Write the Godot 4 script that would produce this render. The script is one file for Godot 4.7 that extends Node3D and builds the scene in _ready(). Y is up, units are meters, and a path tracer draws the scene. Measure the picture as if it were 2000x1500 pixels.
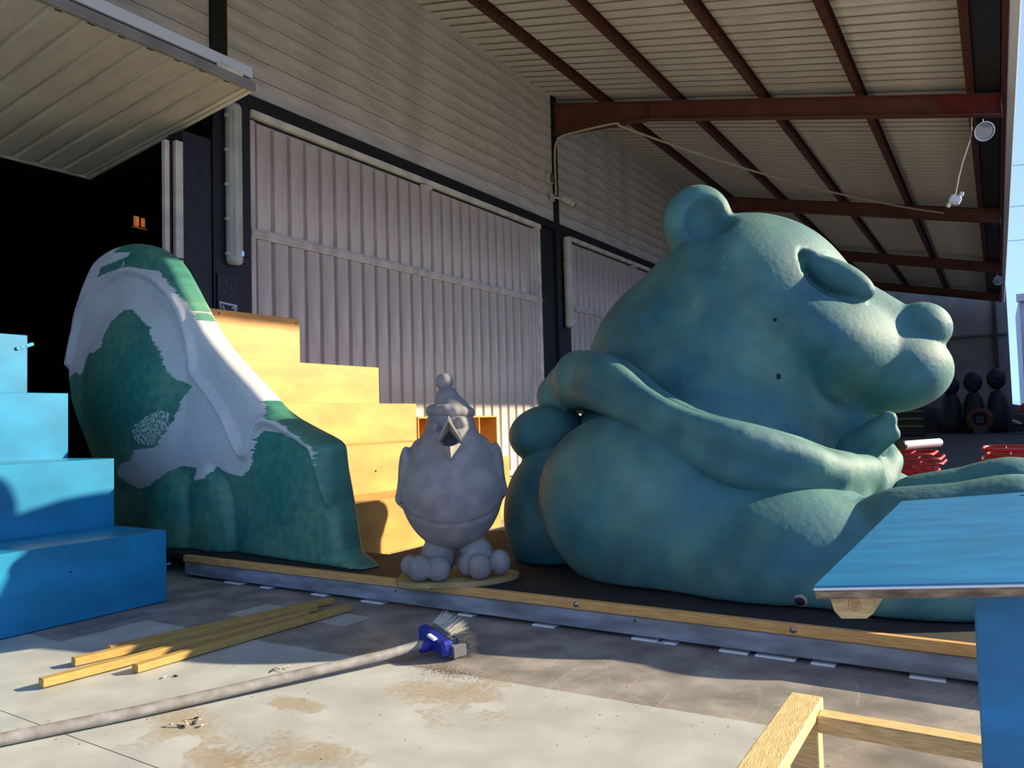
extends Node3D
# Workshop yard. x runs along the hall wall, y is up, z runs out of the wall. The wall stands at z = -7.4.

const WALL := -7.4
var M := {}
var names := {}
var boxes := {}
var rng := RandomNumberGenerator.new()


func _ready() -> void:
	rng.seed = 7
	camera_and_light()
	materials()
	ground()
	hall_wall()
	canopy()
	far_end()
	platform()
	bear()
	wave()
	chick()
	yellow_stairs()
	blue_stairs()
	tilt_door()
	blue_table()
	trestle()
	battens()
	broom()
	barriers()
	wall_fittings()
	litter()


# ------------------------------------------------------------------ camera, sky, sun
func camera_and_light() -> void:
	var yaw := deg_to_rad(32.2748)
	var pitch := deg_to_rad(2.73)
	var roll := deg_to_rad(1.55)
	var f := Vector3(cos(yaw), 0, -sin(yaw))
	var r := Vector3(sin(yaw), 0, cos(yaw))
	var f2 := f * cos(pitch) + Vector3.UP * sin(pitch)
	var u2 := Vector3.UP * cos(pitch) - f * sin(pitch)
	var r3 := r * cos(roll) - u2 * sin(roll)
	var u3 := u2 * cos(roll) + r * sin(roll)
	var cam := Camera3D.new()
	cam.name = "camera"
	cam.fov = 53.1301
	cam.near = 0.05
	cam.far = 500.0
	cam.transform = Transform3D(Basis(r3, u3, -f2), Vector3(0, 1, 0))
	cam.current = true
	add_child(cam)

	var env := Environment.new()
	env.background_mode = Environment.BG_SKY
	var sky := Sky.new()
	var sm := ProceduralSkyMaterial.new()
	sm.sky_top_color = Color(0.41, 0.49, 0.63)
	sm.sky_horizon_color = Color(0.50, 0.64, 0.88)
	sm.sky_curve = 0.18
	sm.sky_energy_multiplier = 1.6
	sm.ground_bottom_color = Color(0.36, 0.35, 0.33)
	sm.ground_horizon_color = Color(0.50, 0.52, 0.54)
	sky.sky_material = sm
	env.sky = sky
	env.tonemap_mode = Environment.TONE_MAPPER_LINEAR
	env.tonemap_exposure = 1.0
	env.sdfgi_enabled = true
	env.ssao_enabled = true
	env.ssil_enabled = true
	var we := WorldEnvironment.new()
	we.name = "sky"
	we.environment = env
	add_child(we)

	var sun := DirectionalLight3D.new()
	sun.name = "sun"
	sun.light_color = Color(1.0, 0.925, 0.78)
	sun.light_energy = 3.7
	sun.light_angular_distance = 0.6
	sun.shadow_enabled = true
	sun.sky_mode = DirectionalLight3D.SKY_MODE_LIGHT_ONLY
	var az := deg_to_rad(42.0)
	var to_sun := Vector3(sin(az), 0.56 * cos(az), cos(az)).normalized()
	sun.basis = Basis.looking_at(-to_sun)
	add_child(sun)


# ------------------------------------------------------------------ helpers
func numbered(called: String) -> String:
	var n: int = names.get(called, 0)
	names[called] = n + 1
	return called if n == 0 else "%s_%03d" % [called, n]


func thing(called: String, label: String, category: String, at := Vector3.ZERO, group := "") -> Node3D:
	var o := Node3D.new()
	o.name = numbered(called)
	o.position = at
	o.set_meta("label", label)
	o.set_meta("category", category)
	if group:
		o.set_meta("group", group)
	add_child(o)
	return o


func structure(called: String, label := "", at := Vector3.ZERO) -> Node3D:
	var o := Node3D.new()
	o.name = numbered(called)
	o.position = at
	o.set_meta("kind", "structure")
	if label:
		o.set_meta("label", label)
	add_child(o)
	return o


func put(called: String, mesh: Mesh, m: Material, parent: Node3D, at := Vector3.ZERO, turn := Basis.IDENTITY) -> MeshInstance3D:
	var o := MeshInstance3D.new()
	o.name = called
	o.mesh = mesh
	o.material_override = m
	o.transform = Transform3D(turn, at)
	parent.add_child(o, true)
	return o


func tri(st: SurfaceTool, a: Vector3, b: Vector3, c: Vector3) -> void:
	st.add_vertex(a)
	st.add_vertex(b)
	st.add_vertex(c)


func quad(st: SurfaceTool, a: Vector3, b: Vector3, c: Vector3, d: Vector3) -> void:
	tri(st, a, b, c)
	tri(st, a, c, d)


func chamfered(st: SurfaceTool, lo: Vector3, hi: Vector3, b: float) -> void:
	# a box with chamfered edges; outward faces run clockwise
	var c := (lo + hi) * 0.5
	var h := (hi - lo) * 0.5
	b = minf(b, minf(h.x, minf(h.y, h.z)) * 0.45)
	var p := func(sx: float, sy: float, sz: float, face: int) -> Vector3:
		var v := Vector3(sx * (h.x - b), sy * (h.y - b), sz * (h.z - b))
		v[face] = [sx, sy, sz][face] * h[face]
		return c + v
	for f in 3:
		var g := (f + 1) % 3
		var k := (f + 2) % 3
		for s in [-1.0, 1.0]:
			var q := []
			for e in [[-1.0, -1.0], [1.0, -1.0], [1.0, 1.0], [-1.0, 1.0]]:
				var sg := [0.0, 0.0, 0.0]
				sg[f] = s
				sg[g] = e[0]
				sg[k] = e[1]
				q.append(p.call(sg[0], sg[1], sg[2], f))
			if s > 0:
				quad(st, q[3], q[2], q[1], q[0])
			else:
				quad(st, q[0], q[1], q[2], q[3])
	if b <= 0.0:
		return
	for f in 3:  # the edge along axis f
		var g := (f + 1) % 3
		var k := (f + 2) % 3
		for sg in [-1.0, 1.0]:
			for sk in [-1.0, 1.0]:
				var q := []
				for e in [[-1.0, g], [1.0, g], [1.0, k], [-1.0, k]]:
					var s := [0.0, 0.0, 0.0]
					s[f] = e[0]
					s[g] = sg
					s[k] = sk
					q.append(p.call(s[0], s[1], s[2], e[1]))
				if sg * sk > 0:
					quad(st, q[0], q[1], q[2], q[3])
				else:
					quad(st, q[3], q[2], q[1], q[0])
	for sx in [-1.0, 1.0]:
		for sy in [-1.0, 1.0]:
			for sz in [-1.0, 1.0]:
				var a: Vector3 = p.call(sx, sy, sz, 0)
				var d: Vector3 = p.call(sx, sy, sz, 1)
				var e: Vector3 = p.call(sx, sy, sz, 2)
				if sx * sy * sz > 0:
					tri(st, a, e, d)
				else:
					tri(st, a, d, e)


func begin() -> SurfaceTool:
	var st := SurfaceTool.new()
	st.begin(Mesh.PRIMITIVE_TRIANGLES)
	st.set_smooth_group(-1)
	return st


func done(st: SurfaceTool) -> ArrayMesh:
	st.generate_normals()
	return st.commit()


func box(size: Vector3, b := 0.004) -> ArrayMesh:
	var key := [size.snapped(Vector3.ONE * 0.0005), b]
	if not boxes.has(key):
		var st := begin()
		chamfered(st, -size * 0.5, size * 0.5, b)
		boxes[key] = done(st)
	return boxes[key]


func put_box(called: String, lo: Vector3, hi: Vector3, m: Material, parent: Node3D, b := 0.004) -> MeshInstance3D:
	return put(called, box(hi - lo, b), m, parent, (lo + hi) * 0.5)


func prism(points: PackedVector2Array, depth: float) -> ArrayMesh:
	# an outline in x and y, drawn out along z from 0 to depth
	if Geometry2D.is_polygon_clockwise(points):
		points.reverse()
	var ids := Geometry2D.triangulate_polygon(points)
	var st := begin()
	for i in range(0, ids.size(), 3):
		var a := points[ids[i]]
		var b := points[ids[i + 1]]
		var c := points[ids[i + 2]]
		if (b - a).cross(c - a) < 0:
			var t := b
			b = c
			c = t
		tri(st, Vector3(a.x, a.y, depth), Vector3(c.x, c.y, depth), Vector3(b.x, b.y, depth))
		tri(st, Vector3(a.x, a.y, 0), Vector3(b.x, b.y, 0), Vector3(c.x, c.y, 0))
	for i in points.size():
		var a := points[i]
		var b := points[(i + 1) % points.size()]
		quad(st, Vector3(a.x, a.y, 0), Vector3(a.x, a.y, depth), Vector3(b.x, b.y, depth), Vector3(b.x, b.y, 0))
	return done(st)


func along_x() -> Basis:  # turns a prism in (x, y) along z into one in (z, y) along x
	return Basis(Vector3(0, 0, 1), Vector3(0, 1, 0), Vector3(1, 0, 0))


func tube(path: PackedVector3Array, r0: float, r1 := -1.0, sides := 10) -> ArrayMesh:
	if r1 < 0:
		r1 = r0
	var n := path.size()
	var v := PackedVector3Array()
	var nn := PackedVector3Array()
	var ids := PackedInt32Array()
	var up := Vector3.UP if absf((path[1] - path[0]).normalized().y) < 0.9 else Vector3.RIGHT
	var side := Vector3.ZERO
	for i in n:
		var t := (path[mini(i + 1, n - 1)] - path[maxi(i - 1, 0)]).normalized()
		side = t.cross(up).normalized() if i == 0 else (side - t * side.dot(t)).normalized()
		var other := side.cross(t)
		var r := lerpf(r0, r1, float(i) / (n - 1))
		for k in sides:
			var a := TAU * k / sides
			var d := side * cos(a) + other * sin(a)
			v.append(path[i] + d * r)
			nn.append(d)
	for i in n - 1:
		for k in sides:
			var a := i * sides + k
			var b := i * sides + (k + 1) % sides
			ids.append_array([a, b, b + sides, a, b + sides, a + sides])
	for e in [0, n - 1]:
		var t: Vector3 = (path[0] - path[1]).normalized() if e == 0 else (path[n - 1] - path[n - 2]).normalized()
		var c := v.size()
		v.append(path[e])
		nn.append(t)
		for k in sides:
			v.append(v[e * sides + k])
			nn.append(t)
		for k in sides:
			if e == 0:
				ids.append_array([c, c + 1 + (k + 1) % sides, c + 1 + k])
			else:
				ids.append_array([c, c + 1 + k, c + 1 + (k + 1) % sides])
	return raw(v, nn, ids)


func raw(v: PackedVector3Array, nn: PackedVector3Array, ids: PackedInt32Array, uv := PackedVector2Array()) -> ArrayMesh:
	var a := []
	a.resize(Mesh.ARRAY_MAX)
	a[Mesh.ARRAY_VERTEX] = v
	a[Mesh.ARRAY_NORMAL] = nn
	a[Mesh.ARRAY_INDEX] = ids
	if uv.size():
		a[Mesh.ARRAY_TEX_UV] = uv
	var m := ArrayMesh.new()
	m.add_surface_from_arrays(Mesh.PRIMITIVE_TRIANGLES, a)
	return m


func lathe(profile: PackedVector2Array, sides := 24) -> ArrayMesh:
	# (radius, height) from the bottom up
	var v := PackedVector3Array()
	var nn := PackedVector3Array()
	var ids := PackedInt32Array()
	var n := profile.size()
	for i in n:
		var t := (profile[mini(i + 1, n - 1)] - profile[maxi(i - 1, 0)]).normalized()
		for k in sides:
			var a := TAU * k / sides
			v.append(Vector3(profile[i].x * cos(a), profile[i].y, profile[i].x * sin(a)))
			nn.append(Vector3(t.y * cos(a), -t.x, t.y * sin(a)).normalized())
	for i in n - 1:
		for k in sides:
			var a := i * sides + k
			var b := i * sides + (k + 1) % sides
			ids.append_array([a, b, b + sides, a, b + sides, a + sides])
	return raw(v, nn, ids)


# ------------------------------------------------------------------ surface nets for the modelled sculptures
func blob(u: float, y: float, z: float, ru: float, ra: float, rb: float, rot: float, k: float, tilt := 0.0, cut := false) -> Array:
	var c := cos(deg_to_rad(rot))
	var s := sin(deg_to_rad(rot))
	var ct := cos(deg_to_rad(tilt))
	var sn := sin(deg_to_rad(tilt))
	var rows := [Vector3(ct, 0, sn), Vector3(-sn * c, s, ct * c), Vector3(sn * s, c, -ct * s)]
	var b := Basis(rows[0], rows[1], rows[2]).transposed()
	return [0, k, cut, Vector3(u, y, z), b, Vector3(1.0 / ru, 1.0 / ra, 1.0 / rb)]


func limb(a: Vector3, ra: float, b: Vector3, rb: float, k: float, cut := false) -> Array:
	return [1, k, cut, a, b - a, 1.0 / (b - a).length_squared(), ra, rb - ra]


func rope(points: Array, radii: Array, k: float, cut := false) -> Array:  # a bent limb: its pieces meet without a swelling
	var pieces := []
	for i in points.size() - 1:
		pieces.append(limb(points[i], radii[i], points[i + 1], radii[i + 1], 0.0))
	return [2, k, cut, pieces]


func one(o: Array, p: Vector3) -> float:
	if o[0] == 2:
		var d := 1e9
		for piece in o[3]:
			d = minf(d, one(piece, p))
		return d
	if o[0] == 0:
		var q: Vector3 = (o[4] * (p - o[3])) * o[5]
		var k0 := q.length()
		return k0 * (k0 - 1.0) / maxf((q * o[5]).length(), 1e-6)
	var pa: Vector3 = p - o[3]
	var ba: Vector3 = o[4]
	var h := clampf(pa.dot(ba) * o[5], 0.0, 1.0)
	return (pa - ba * h).length() - (o[6] + o[7] * h)


func joined(ops: Array, p: Vector3) -> float:
	var d := 1e9
	for o in ops:
		var e := one(o, p)
		var k: float = o[1]
		if d > 1e8:
			d = e
		elif o[2]:
			var h := clampf(0.5 - 0.5 * (d + e) / k, 0.0, 1.0)
			d = d * (1.0 - h) - e * h + k * h * (1.0 - h)
		else:
			var h := clampf(0.5 + 0.5 * (e - d) / k, 0.0, 1.0)
			d = e * (1.0 - h) + d * h - k * h * (1.0 - h)
	return d


func nets(ops: Array, lo: Vector3, hi: Vector3, h: float, base: float, waved := false, uv_from := Vector4.ZERO) -> ArrayMesh:
	var n := 8
	var count := ((hi - lo) / (h * n)).ceil()
	var reach := h * n * 0.8661
	var cells := {}
	var edges := []
	var v := PackedVector3Array()
	var g := PackedFloat32Array()
	g.resize(729)
	var corner := [0, 1, 9, 10, 81, 82, 90, 91]
	var pairs := [[0, 1], [2, 3], [4, 5], [6, 7], [0, 2], [1, 3], [4, 6], [5, 7], [0, 4], [1, 5], [2, 6], [3, 7]]
	var at := [Vector3(0, 0, 0), Vector3(1, 0, 0), Vector3(0, 1, 0), Vector3(1, 1, 0), Vector3(0, 0, 1), Vector3(1, 0, 1), Vector3(0, 1, 1), Vector3(1, 1, 1)]
	for bz in int(count.z):
		for by in int(count.y):
			for bx in int(count.x):
				var o := lo + Vector3(bx, by, bz) * (h * n)
				var mid := o + Vector3.ONE * (h * n * 0.5)
				var some := []
				if waved:
					if absf(wave_field(mid)) > reach * 1.3:
						continue
				else:
					var d := joined(ops, mid)
					if maxf(d, base - mid.y) > reach * 1.4 or maxf(d, base - mid.y) < -reach * 1.4:
						continue
					for op in ops:
						var e := one(op, mid)
						if e < (reach * 1.4 + op[1] if op[2] else maxf(d, 0.0) + 2.8 * reach + 2.0 * op[1]):
							if op[0] == 2:
								var near := []
								for piece in op[3]:
									if one(piece, mid) < e + 2.8 * reach:
										near.append(piece)
								some.append([2, op[1], op[2], near])
							else:
								some.append(op)
				var low := 1e9
				var top := -1e9
				for k in 9:
					for j in 9:
						for i in 9:
							var p := o + Vector3(i, j, k) * h
							var d: float = wave_field(p) if waved else joined(some, p)
							d = maxf(d, base - p.y)
							g[i + 9 * j + 81 * k] = d
							low = minf(low, d)
							top = maxf(top, d)
				if low > 0 or top < 0:
					continue
				for k in 8:
					for j in 8:
						for i in 8:
							var q := i + 9 * j + 81 * k
							var inside := 0
							for c in 8:
								if g[q + corner[c]] < 0:
									inside |= 1 << c
							var key := (bx * 8 + i) + (by * 8 + j) * 4096 + (bz * 8 + k) * 16777216
							var here := inside & 1
							if (inside >> 1) & 1 != here:
								edges.append([key, 0, here])
							if (inside >> 2) & 1 != here:
								edges.append([key, 1, here])
							if (inside >> 4) & 1 != here:
								edges.append([key, 2, here])
							if inside == 0 or inside == 255:
								continue
							var sum := Vector3.ZERO
							var m := 0
							for pr in pairs:
								var a := g[q + corner[pr[0]]]
								var b := g[q + corner[pr[1]]]
								if (a < 0) != (b < 0):
									sum += at[pr[0]].lerp(at[pr[1]], a / (a - b))
									m += 1
							cells[key] = v.size()
							v.append(o + (Vector3(i, j, k) + sum / m) * h)
	var step := [1, 4096, 16777216]
	var ids := PackedInt32Array()
	var nn := PackedVector3Array()
	nn.resize(v.size())
	for e in edges:
		var s1: int = step[(e[1] + 1) % 3]
		var s2: int = step[(e[1] + 2) % 3]
		var a: int = cells.get(e[0], -1)
		var b: int = cells.get(e[0] - s1, -1)
		var c: int = cells.get(e[0] - s1 - s2, -1)
		var d: int = cells.get(e[0] - s2, -1)
		if mini(mini(a, b), mini(c, d)) < 0:
			continue
		if e[2] == 0:
			var t := b
			b = d
			d = t
		ids.append_array([a, d, c, a, c, b])
		var fn := (v[c] - v[a]).cross(v[d] - v[b])
		nn[a] += fn
		nn[b] += fn
		nn[c] += fn
		nn[d] += fn
	for i in nn.size():
		nn[i] = nn[i].normalized()
	var uv := PackedVector2Array()
	if uv_from != Vector4.ZERO:
		uv.resize(v.size())
		for i in v.size():
			uv[i] = Vector2((v[i].z - uv_from.x) / uv_from.z, 1.0 - (v[i].y - uv_from.y) / uv_from.w)
	return raw(v, nn, ids, uv)


# ------------------------------------------------------------------ materials
func noise(freq: float, octaves: int, lows: Color, highs: Color, as_bump := false, kind := FastNoiseLite.TYPE_SIMPLEX_SMOOTH, s := 1) -> NoiseTexture2D:
	var f := FastNoiseLite.new()
	f.seed = s
	f.noise_type = kind
	f.frequency = freq
	f.fractal_octaves = octaves
	var t := NoiseTexture2D.new()
	t.width = 512
	t.height = 512
	t.seamless = true
	t.noise = f
	if not as_bump:
		var r := Gradient.new()
		r.set_color(0, lows)
		r.set_color(1, highs)
		t.color_ramp = r
	return t


func mat(called: String, c: Color, rough := 0.7, tex: Texture2D = null, scale := Vector3.ONE, bump: Texture2D = null, depth := 0.0, world := false) -> StandardMaterial3D:
	var m := StandardMaterial3D.new()
	m.resource_name = called
	m.albedo_color = c
	m.roughness = rough
	if tex or bump:
		m.uv1_triplanar = true
		m.uv1_world_triplanar = world
		m.uv1_scale = scale
	m.albedo_texture = tex
	if bump:
		m.heightmap_enabled = true
		m.heightmap_texture = bump
		m.heightmap_scale = depth
	M[called] = m
	return m


func materials() -> void:
	var mottle := noise(0.012, 4, Color(0.80, 0.80, 0.80), Color(1, 1, 1))
	var grime := noise(0.02, 5, Color(0.62, 0.60, 0.57), Color(1, 1, 1), false, FastNoiseLite.TYPE_SIMPLEX_SMOOTH, 3)
	var rusty := noise(0.03, 5, Color(0.45, 0.38, 0.36), Color(1, 1, 1), false, FastNoiseLite.TYPE_SIMPLEX_SMOOTH, 5)
	var grain := noise(0.03, 4, Color(0.82, 0.76, 0.66), Color(1, 1, 1), false, FastNoiseLite.TYPE_SIMPLEX_SMOOTH, 8)
	var rough_bump := noise(0.09, 4, Color.BLACK, Color.WHITE, true, FastNoiseLite.TYPE_SIMPLEX, 9)
	var teal := noise(0.009, 4, Color(0.13, 0.40, 0.47), Color(0.44, 0.60, 0.52), false, FastNoiseLite.TYPE_SIMPLEX_SMOOTH, 12)
	var chalky := noise(0.015, 5, Color(0.70, 0.70, 0.72), Color(1, 1, 1), false, FastNoiseLite.TYPE_SIMPLEX_SMOOTH, 21)

	mat("white_paint", Color(0.86, 0.81, 0.77), 0.7, mottle, Vector3(0.5, 0.12, 0.5))
	mat("plank_paint", Color(0.85, 0.83, 0.80), 0.8, mottle, Vector3(0.15, 0.6, 0.3), rough_bump, 0.15)
	mat("joint", Color(0.36, 0.34, 0.32), 0.9)
	mat("black_steel", Color(0.055, 0.055, 0.06), 0.55, mottle, Vector3.ONE * 0.4)
	mat("navy", Color(0.12, 0.13, 0.18), 0.55, grime, Vector3.ONE * 0.5)
	mat("cream", Color(0.92, 0.90, 0.83), 0.6, mottle, Vector3(0.35, 0.35, 0.1))
	mat("lamp_white", Color(0.80, 0.80, 0.74), 0.45, mottle, Vector3(1.2, 0.3, 1.2))
	mat("roof_sheet", Color(0.90, 0.89, 0.84), 0.6, mottle, Vector3(0.4, 0.4, 0.12))
	mat("rust_steel", Color(0.42, 0.21, 0.15), 0.7, rusty, Vector3(0.5, 0.5, 0.5))
	mat("rafter_paint", Color(0.40, 0.23, 0.17), 0.65, mottle, Vector3.ONE * 0.3)
	mat("red_primer", Color(0.45, 0.13, 0.09), 0.65, mottle, Vector3.ONE * 0.5)
	mat("membrane", Color(0.20, 0.21, 0.22), 0.45, grime, Vector3.ONE * 0.7)
	mat("gutter", Color(0.86, 0.88, 0.90), 0.5)
	mat("hall_paint", Color(0.46, 0.42, 0.39), 0.9)
	mat("concrete", Color(0.66, 0.66, 0.62), 0.75, mottle, Vector3.ONE * 0.3, rough_bump, 0.05, true)
	mat("asphalt", Color(0.17, 0.18, 0.20), 0.9, mottle, Vector3.ONE * 0.2, null, 0.0, true)
	mat("far_wall", Color(0.52, 0.50, 0.48), 0.9, mottle, Vector3.ONE * 0.1)
	var t := mat("teal", Color(1, 1, 1), 0.68, teal, Vector3.ONE * 0.42, rough_bump, 0.22)
	t.detail_enabled = true
	t.detail_blend_mode = BaseMaterial3D.BLEND_MODE_MUL
	t.detail_albedo = chalky
	t.detail_uv_layer = BaseMaterial3D.DETAIL_UV_1
	mat("dark_plug", Color(0.10, 0.11, 0.12), 0.8)
	mat("raw_pink", Color(0.62, 0.55, 0.55), 0.8)
	mat("chalk", Color(0.34, 0.56, 0.57), 0.9)
	mat("primer_grey", Color(0.62, 0.60, 0.59), 0.75, chalky, Vector3.ONE * 0.9, rough_bump, 0.06)
	mat("beak_grey", Color(0.68, 0.67, 0.64), 0.7, chalky, Vector3.ONE * 1.2)
	mat("tan_board", Color(0.66, 0.57, 0.38), 0.75, mottle, Vector3.ONE * 0.8)
	mat("yellow", Color(0.83, 0.62, 0.31), 0.5, mottle, Vector3(0.25, 0.6, 0.4))
	mat("cubby", Color(0.76, 0.56, 0.30), 0.55, mottle, Vector3(0.4, 0.6, 0.4))
	mat("blue", Color(0.08, 0.54, 0.72), 0.38, mottle, Vector3(0.3, 0.5, 0.4))
	mat("table_blue", Color(0.14, 0.52, 0.74), 0.42, mottle, Vector3(1.6, 1.6, 0.6))
	mat("deck", Color(0.125, 0.12, 0.125), 0.75, grime, Vector3.ONE * 0.6)
	mat("strip_wood", Color(0.86, 0.68, 0.43), 0.7, grain, Vector3(6, 6, 0.45))
	mat("door_frame", Color(0.60, 0.59, 0.57), 0.55, mottle, Vector3.ONE * 0.3)
	mat("channel", Color(0.62, 0.66, 0.72), 0.5, grime, Vector3(1, 1, 0.25))
	mat("bolt", Color(0.62, 0.60, 0.58), 0.35).metallic = 0.9
	mat("batten", Color(0.74, 0.62, 0.36), 0.7, grain, Vector3(0.8, 8, 8))
	mat("pine", Color(0.93, 0.82, 0.62), 0.7, grain, Vector3(0.9, 7, 7), rough_bump, 0.12)
	mat("pine_across", Color(0.93, 0.82, 0.62), 0.7, grain, Vector3(7, 7, 0.9), rough_bump, 0.08)
	mat("knot", Color(0.62, 0.44, 0.24), 0.7)
	mat("raw_edge", Color(0.72, 0.63, 0.50), 0.8, rusty, Vector3(3, 3, 1.2))
	mat("white_primer_and_slits", Color(0.88, 0.88, 0.90), 0.7)
	mat("handle", Color(0.66, 0.65, 0.64), 0.45, grime, Vector3.ONE * 1.5)
	mat("broom_blue", Color(0.10, 0.16, 0.55), 0.45)
	mat("bristle_grey", Color(0.42, 0.42, 0.43), 0.8)
	mat("bristle_white", Color(0.84, 0.82, 0.76), 0.8)
	mat("barrier_red", Color(0.62, 0.07, 0.07), 0.4)
	mat("pale_tube", Color(0.90, 0.84, 0.80), 0.5)
	mat("plastic_black", Color(0.04, 0.04, 0.045), 0.5)
	mat("figure_dark", Color(0.05, 0.06, 0.10), 0.7)
	mat("figure_blue", Color(0.04, 0.05, 0.14), 0.7)
	mat("orange", Color(0.55, 0.20, 0.08), 0.6)
	mat("yellow_green", Color(0.35, 0.38, 0.05), 0.6)
	mat("cctv", Color(0.74, 0.72, 0.68), 0.45)
	mat("cable", Color(0.72, 0.68, 0.60), 0.6)
	mat("chrome", Color(0.75, 0.76, 0.78), 0.15).metallic = 1.0
	mat("lens_glass", Color(0.55, 0.58, 0.60), 0.12).metallic = 0.6
	mat("chip", Color(0.70, 0.66, 0.58), 0.9)
	mat("chip_dark", Color(0.16, 0.13, 0.11), 0.9)
	mat("neighbour", Color(0.74, 0.77, 0.80), 0.6)


# ------------------------------------------------------------------ ground
func ground() -> void:
	var fl := structure("floor")
	var x0 := 1.0
	var x1 := 3.4
	var z0 := -4.4
	var z1 := 0.6
	var w := 720
	var h := 1500
	var im := Image.create(w, h, false, Image.FORMAT_RGB8)
	var a := FastNoiseLite.new()
	a.seed = 4
	a.frequency = 0.012
	a.fractal_octaves = 5
	var b := FastNoiseLite.new()
	b.seed = 11
	b.frequency = 0.005
	b.fractal_octaves = 4
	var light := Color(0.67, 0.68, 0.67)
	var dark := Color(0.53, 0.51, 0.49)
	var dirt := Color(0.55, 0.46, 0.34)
	# brown dirt: [x, z, radius x, radius z]
	var stains := [[1.62, -2.32, 0.16, 0.30], [1.50, -2.05, 0.10, 0.22], [1.66, -1.80, 0.13, 0.26], [2.28, -1.72, 0.22, 0.26], [1.95, -2.2, 0.07, 0.16], [2.50, -1.93, 0.05, 0.10], [1.42, -1.75, 0.06, 0.2]]
	for j in h:
		var z := z0 + (z1 - z0) * (j + 0.5) / h
		for i in w:
			var x := x0 + (x1 - x0) * (i + 0.5) / w
			var n := a.get_noise_2d(i, j)
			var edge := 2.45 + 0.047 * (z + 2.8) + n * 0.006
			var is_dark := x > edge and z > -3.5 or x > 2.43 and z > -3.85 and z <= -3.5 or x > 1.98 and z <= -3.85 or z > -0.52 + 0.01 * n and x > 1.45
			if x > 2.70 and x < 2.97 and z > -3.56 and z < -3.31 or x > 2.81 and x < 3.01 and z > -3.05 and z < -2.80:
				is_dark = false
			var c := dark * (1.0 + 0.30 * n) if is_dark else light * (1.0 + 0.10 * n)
			for s in stains:
				var q := Vector2((x - s[0]) / s[2], (z - s[1]) / s[3]).length() + 0.9 * b.get_noise_2d(i * 2.0, j * 2.0) + 0.6 * n
				if q < 1.0:
					c = c.lerp(dirt, clampf((1.0 - q) * 0.6 + n * 0.7 + 0.35 * a.get_noise_2d(i * 9.0, j * 9.0), 0.0, 0.46))
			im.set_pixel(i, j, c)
	# pale scratches and scuffs
	rng.seed = 31
	for k in 230:
		var p := Vector2(rng.randf_range(2.3, 3.3), rng.randf_range(-2.6, 0.5)) if k < 180 else Vector2(rng.randf_range(1.2, 2.6), rng.randf_range(-2.8, 0.4))
		var dir := Vector2.from_angle(rng.randf_range(-0.5, 1.3) + (PI / 2 if rng.randf() < 0.3 else 0.0))
		var bend := rng.randf_range(-0.02, 0.02)
		var keep := rng.randf_range(0.16, 0.58)
		for s in int(rng.randf_range(8, 130)):
			var i := int((p.x - x0) / (x1 - x0) * w)
			var j := int((p.y - z0) / (z1 - z0) * h)
			if i > 0 and i < w - 1 and j > 0 and j < h - 1 and rng.randf() < 0.85:
				im.set_pixel(i, j, im.get_pixel(i, j).lerp(Color(0.78, 0.75, 0.70), keep))
			p += dir * 0.0034
			dir = dir.rotated(bend * 0.3)
	# dark specks
	for k in 420:
		im.fill_rect(Rect2i(rng.randi_range(0, w - 2), rng.randi_range(0, h - 2), rng.randi_range(1, 2), rng.randi_range(1, 2)), Color(0.30, 0.27, 0.23))
	# bristle dust in front of the broom
	for k in 900:
		var q := Vector2(2.50 + rng.randfn() * 0.035, -1.92 + rng.randfn() * 0.09)
		im.fill_rect(Rect2i(int((q.x - x0) / (x1 - x0) * w), int((q.y - z0) / (z1 - z0) * h), 1, 1), Color(0.25, 0.22, 0.19))
	var m := StandardMaterial3D.new()
	m.resource_name = "floor_paint"
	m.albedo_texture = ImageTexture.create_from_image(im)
	m.roughness = 0.55
	M["floor_paint"] = m
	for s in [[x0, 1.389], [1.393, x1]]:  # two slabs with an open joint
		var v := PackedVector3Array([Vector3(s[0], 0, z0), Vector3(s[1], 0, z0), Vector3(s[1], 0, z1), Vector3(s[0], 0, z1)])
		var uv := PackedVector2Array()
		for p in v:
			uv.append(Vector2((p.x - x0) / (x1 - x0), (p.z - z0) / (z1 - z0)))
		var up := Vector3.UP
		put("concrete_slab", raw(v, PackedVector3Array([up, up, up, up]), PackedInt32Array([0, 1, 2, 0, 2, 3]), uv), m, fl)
	put_box("joint_bed", Vector3(1.38, -0.05, z0), Vector3(1.40, -0.008, z1), M.chip_dark, fl, 0.0)
	for r in [[-30.0, x0, -50.0, 40.0], [x0, x1, -50.0, z0], [x0, x1, z1, 40.0], [x1, 12.0, -50.0, 40.0]]:
		put_box("concrete_ground", Vector3(r[0], -0.2, r[2]), Vector3(r[1], 0.0, r[3]), M.concrete, fl, 0.0)
	put_box("asphalt_ground", Vector3(12.0, -0.2, -50.0), Vector3(140.0, 0.0, 90.0), M.asphalt, fl, 0.0)


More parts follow.
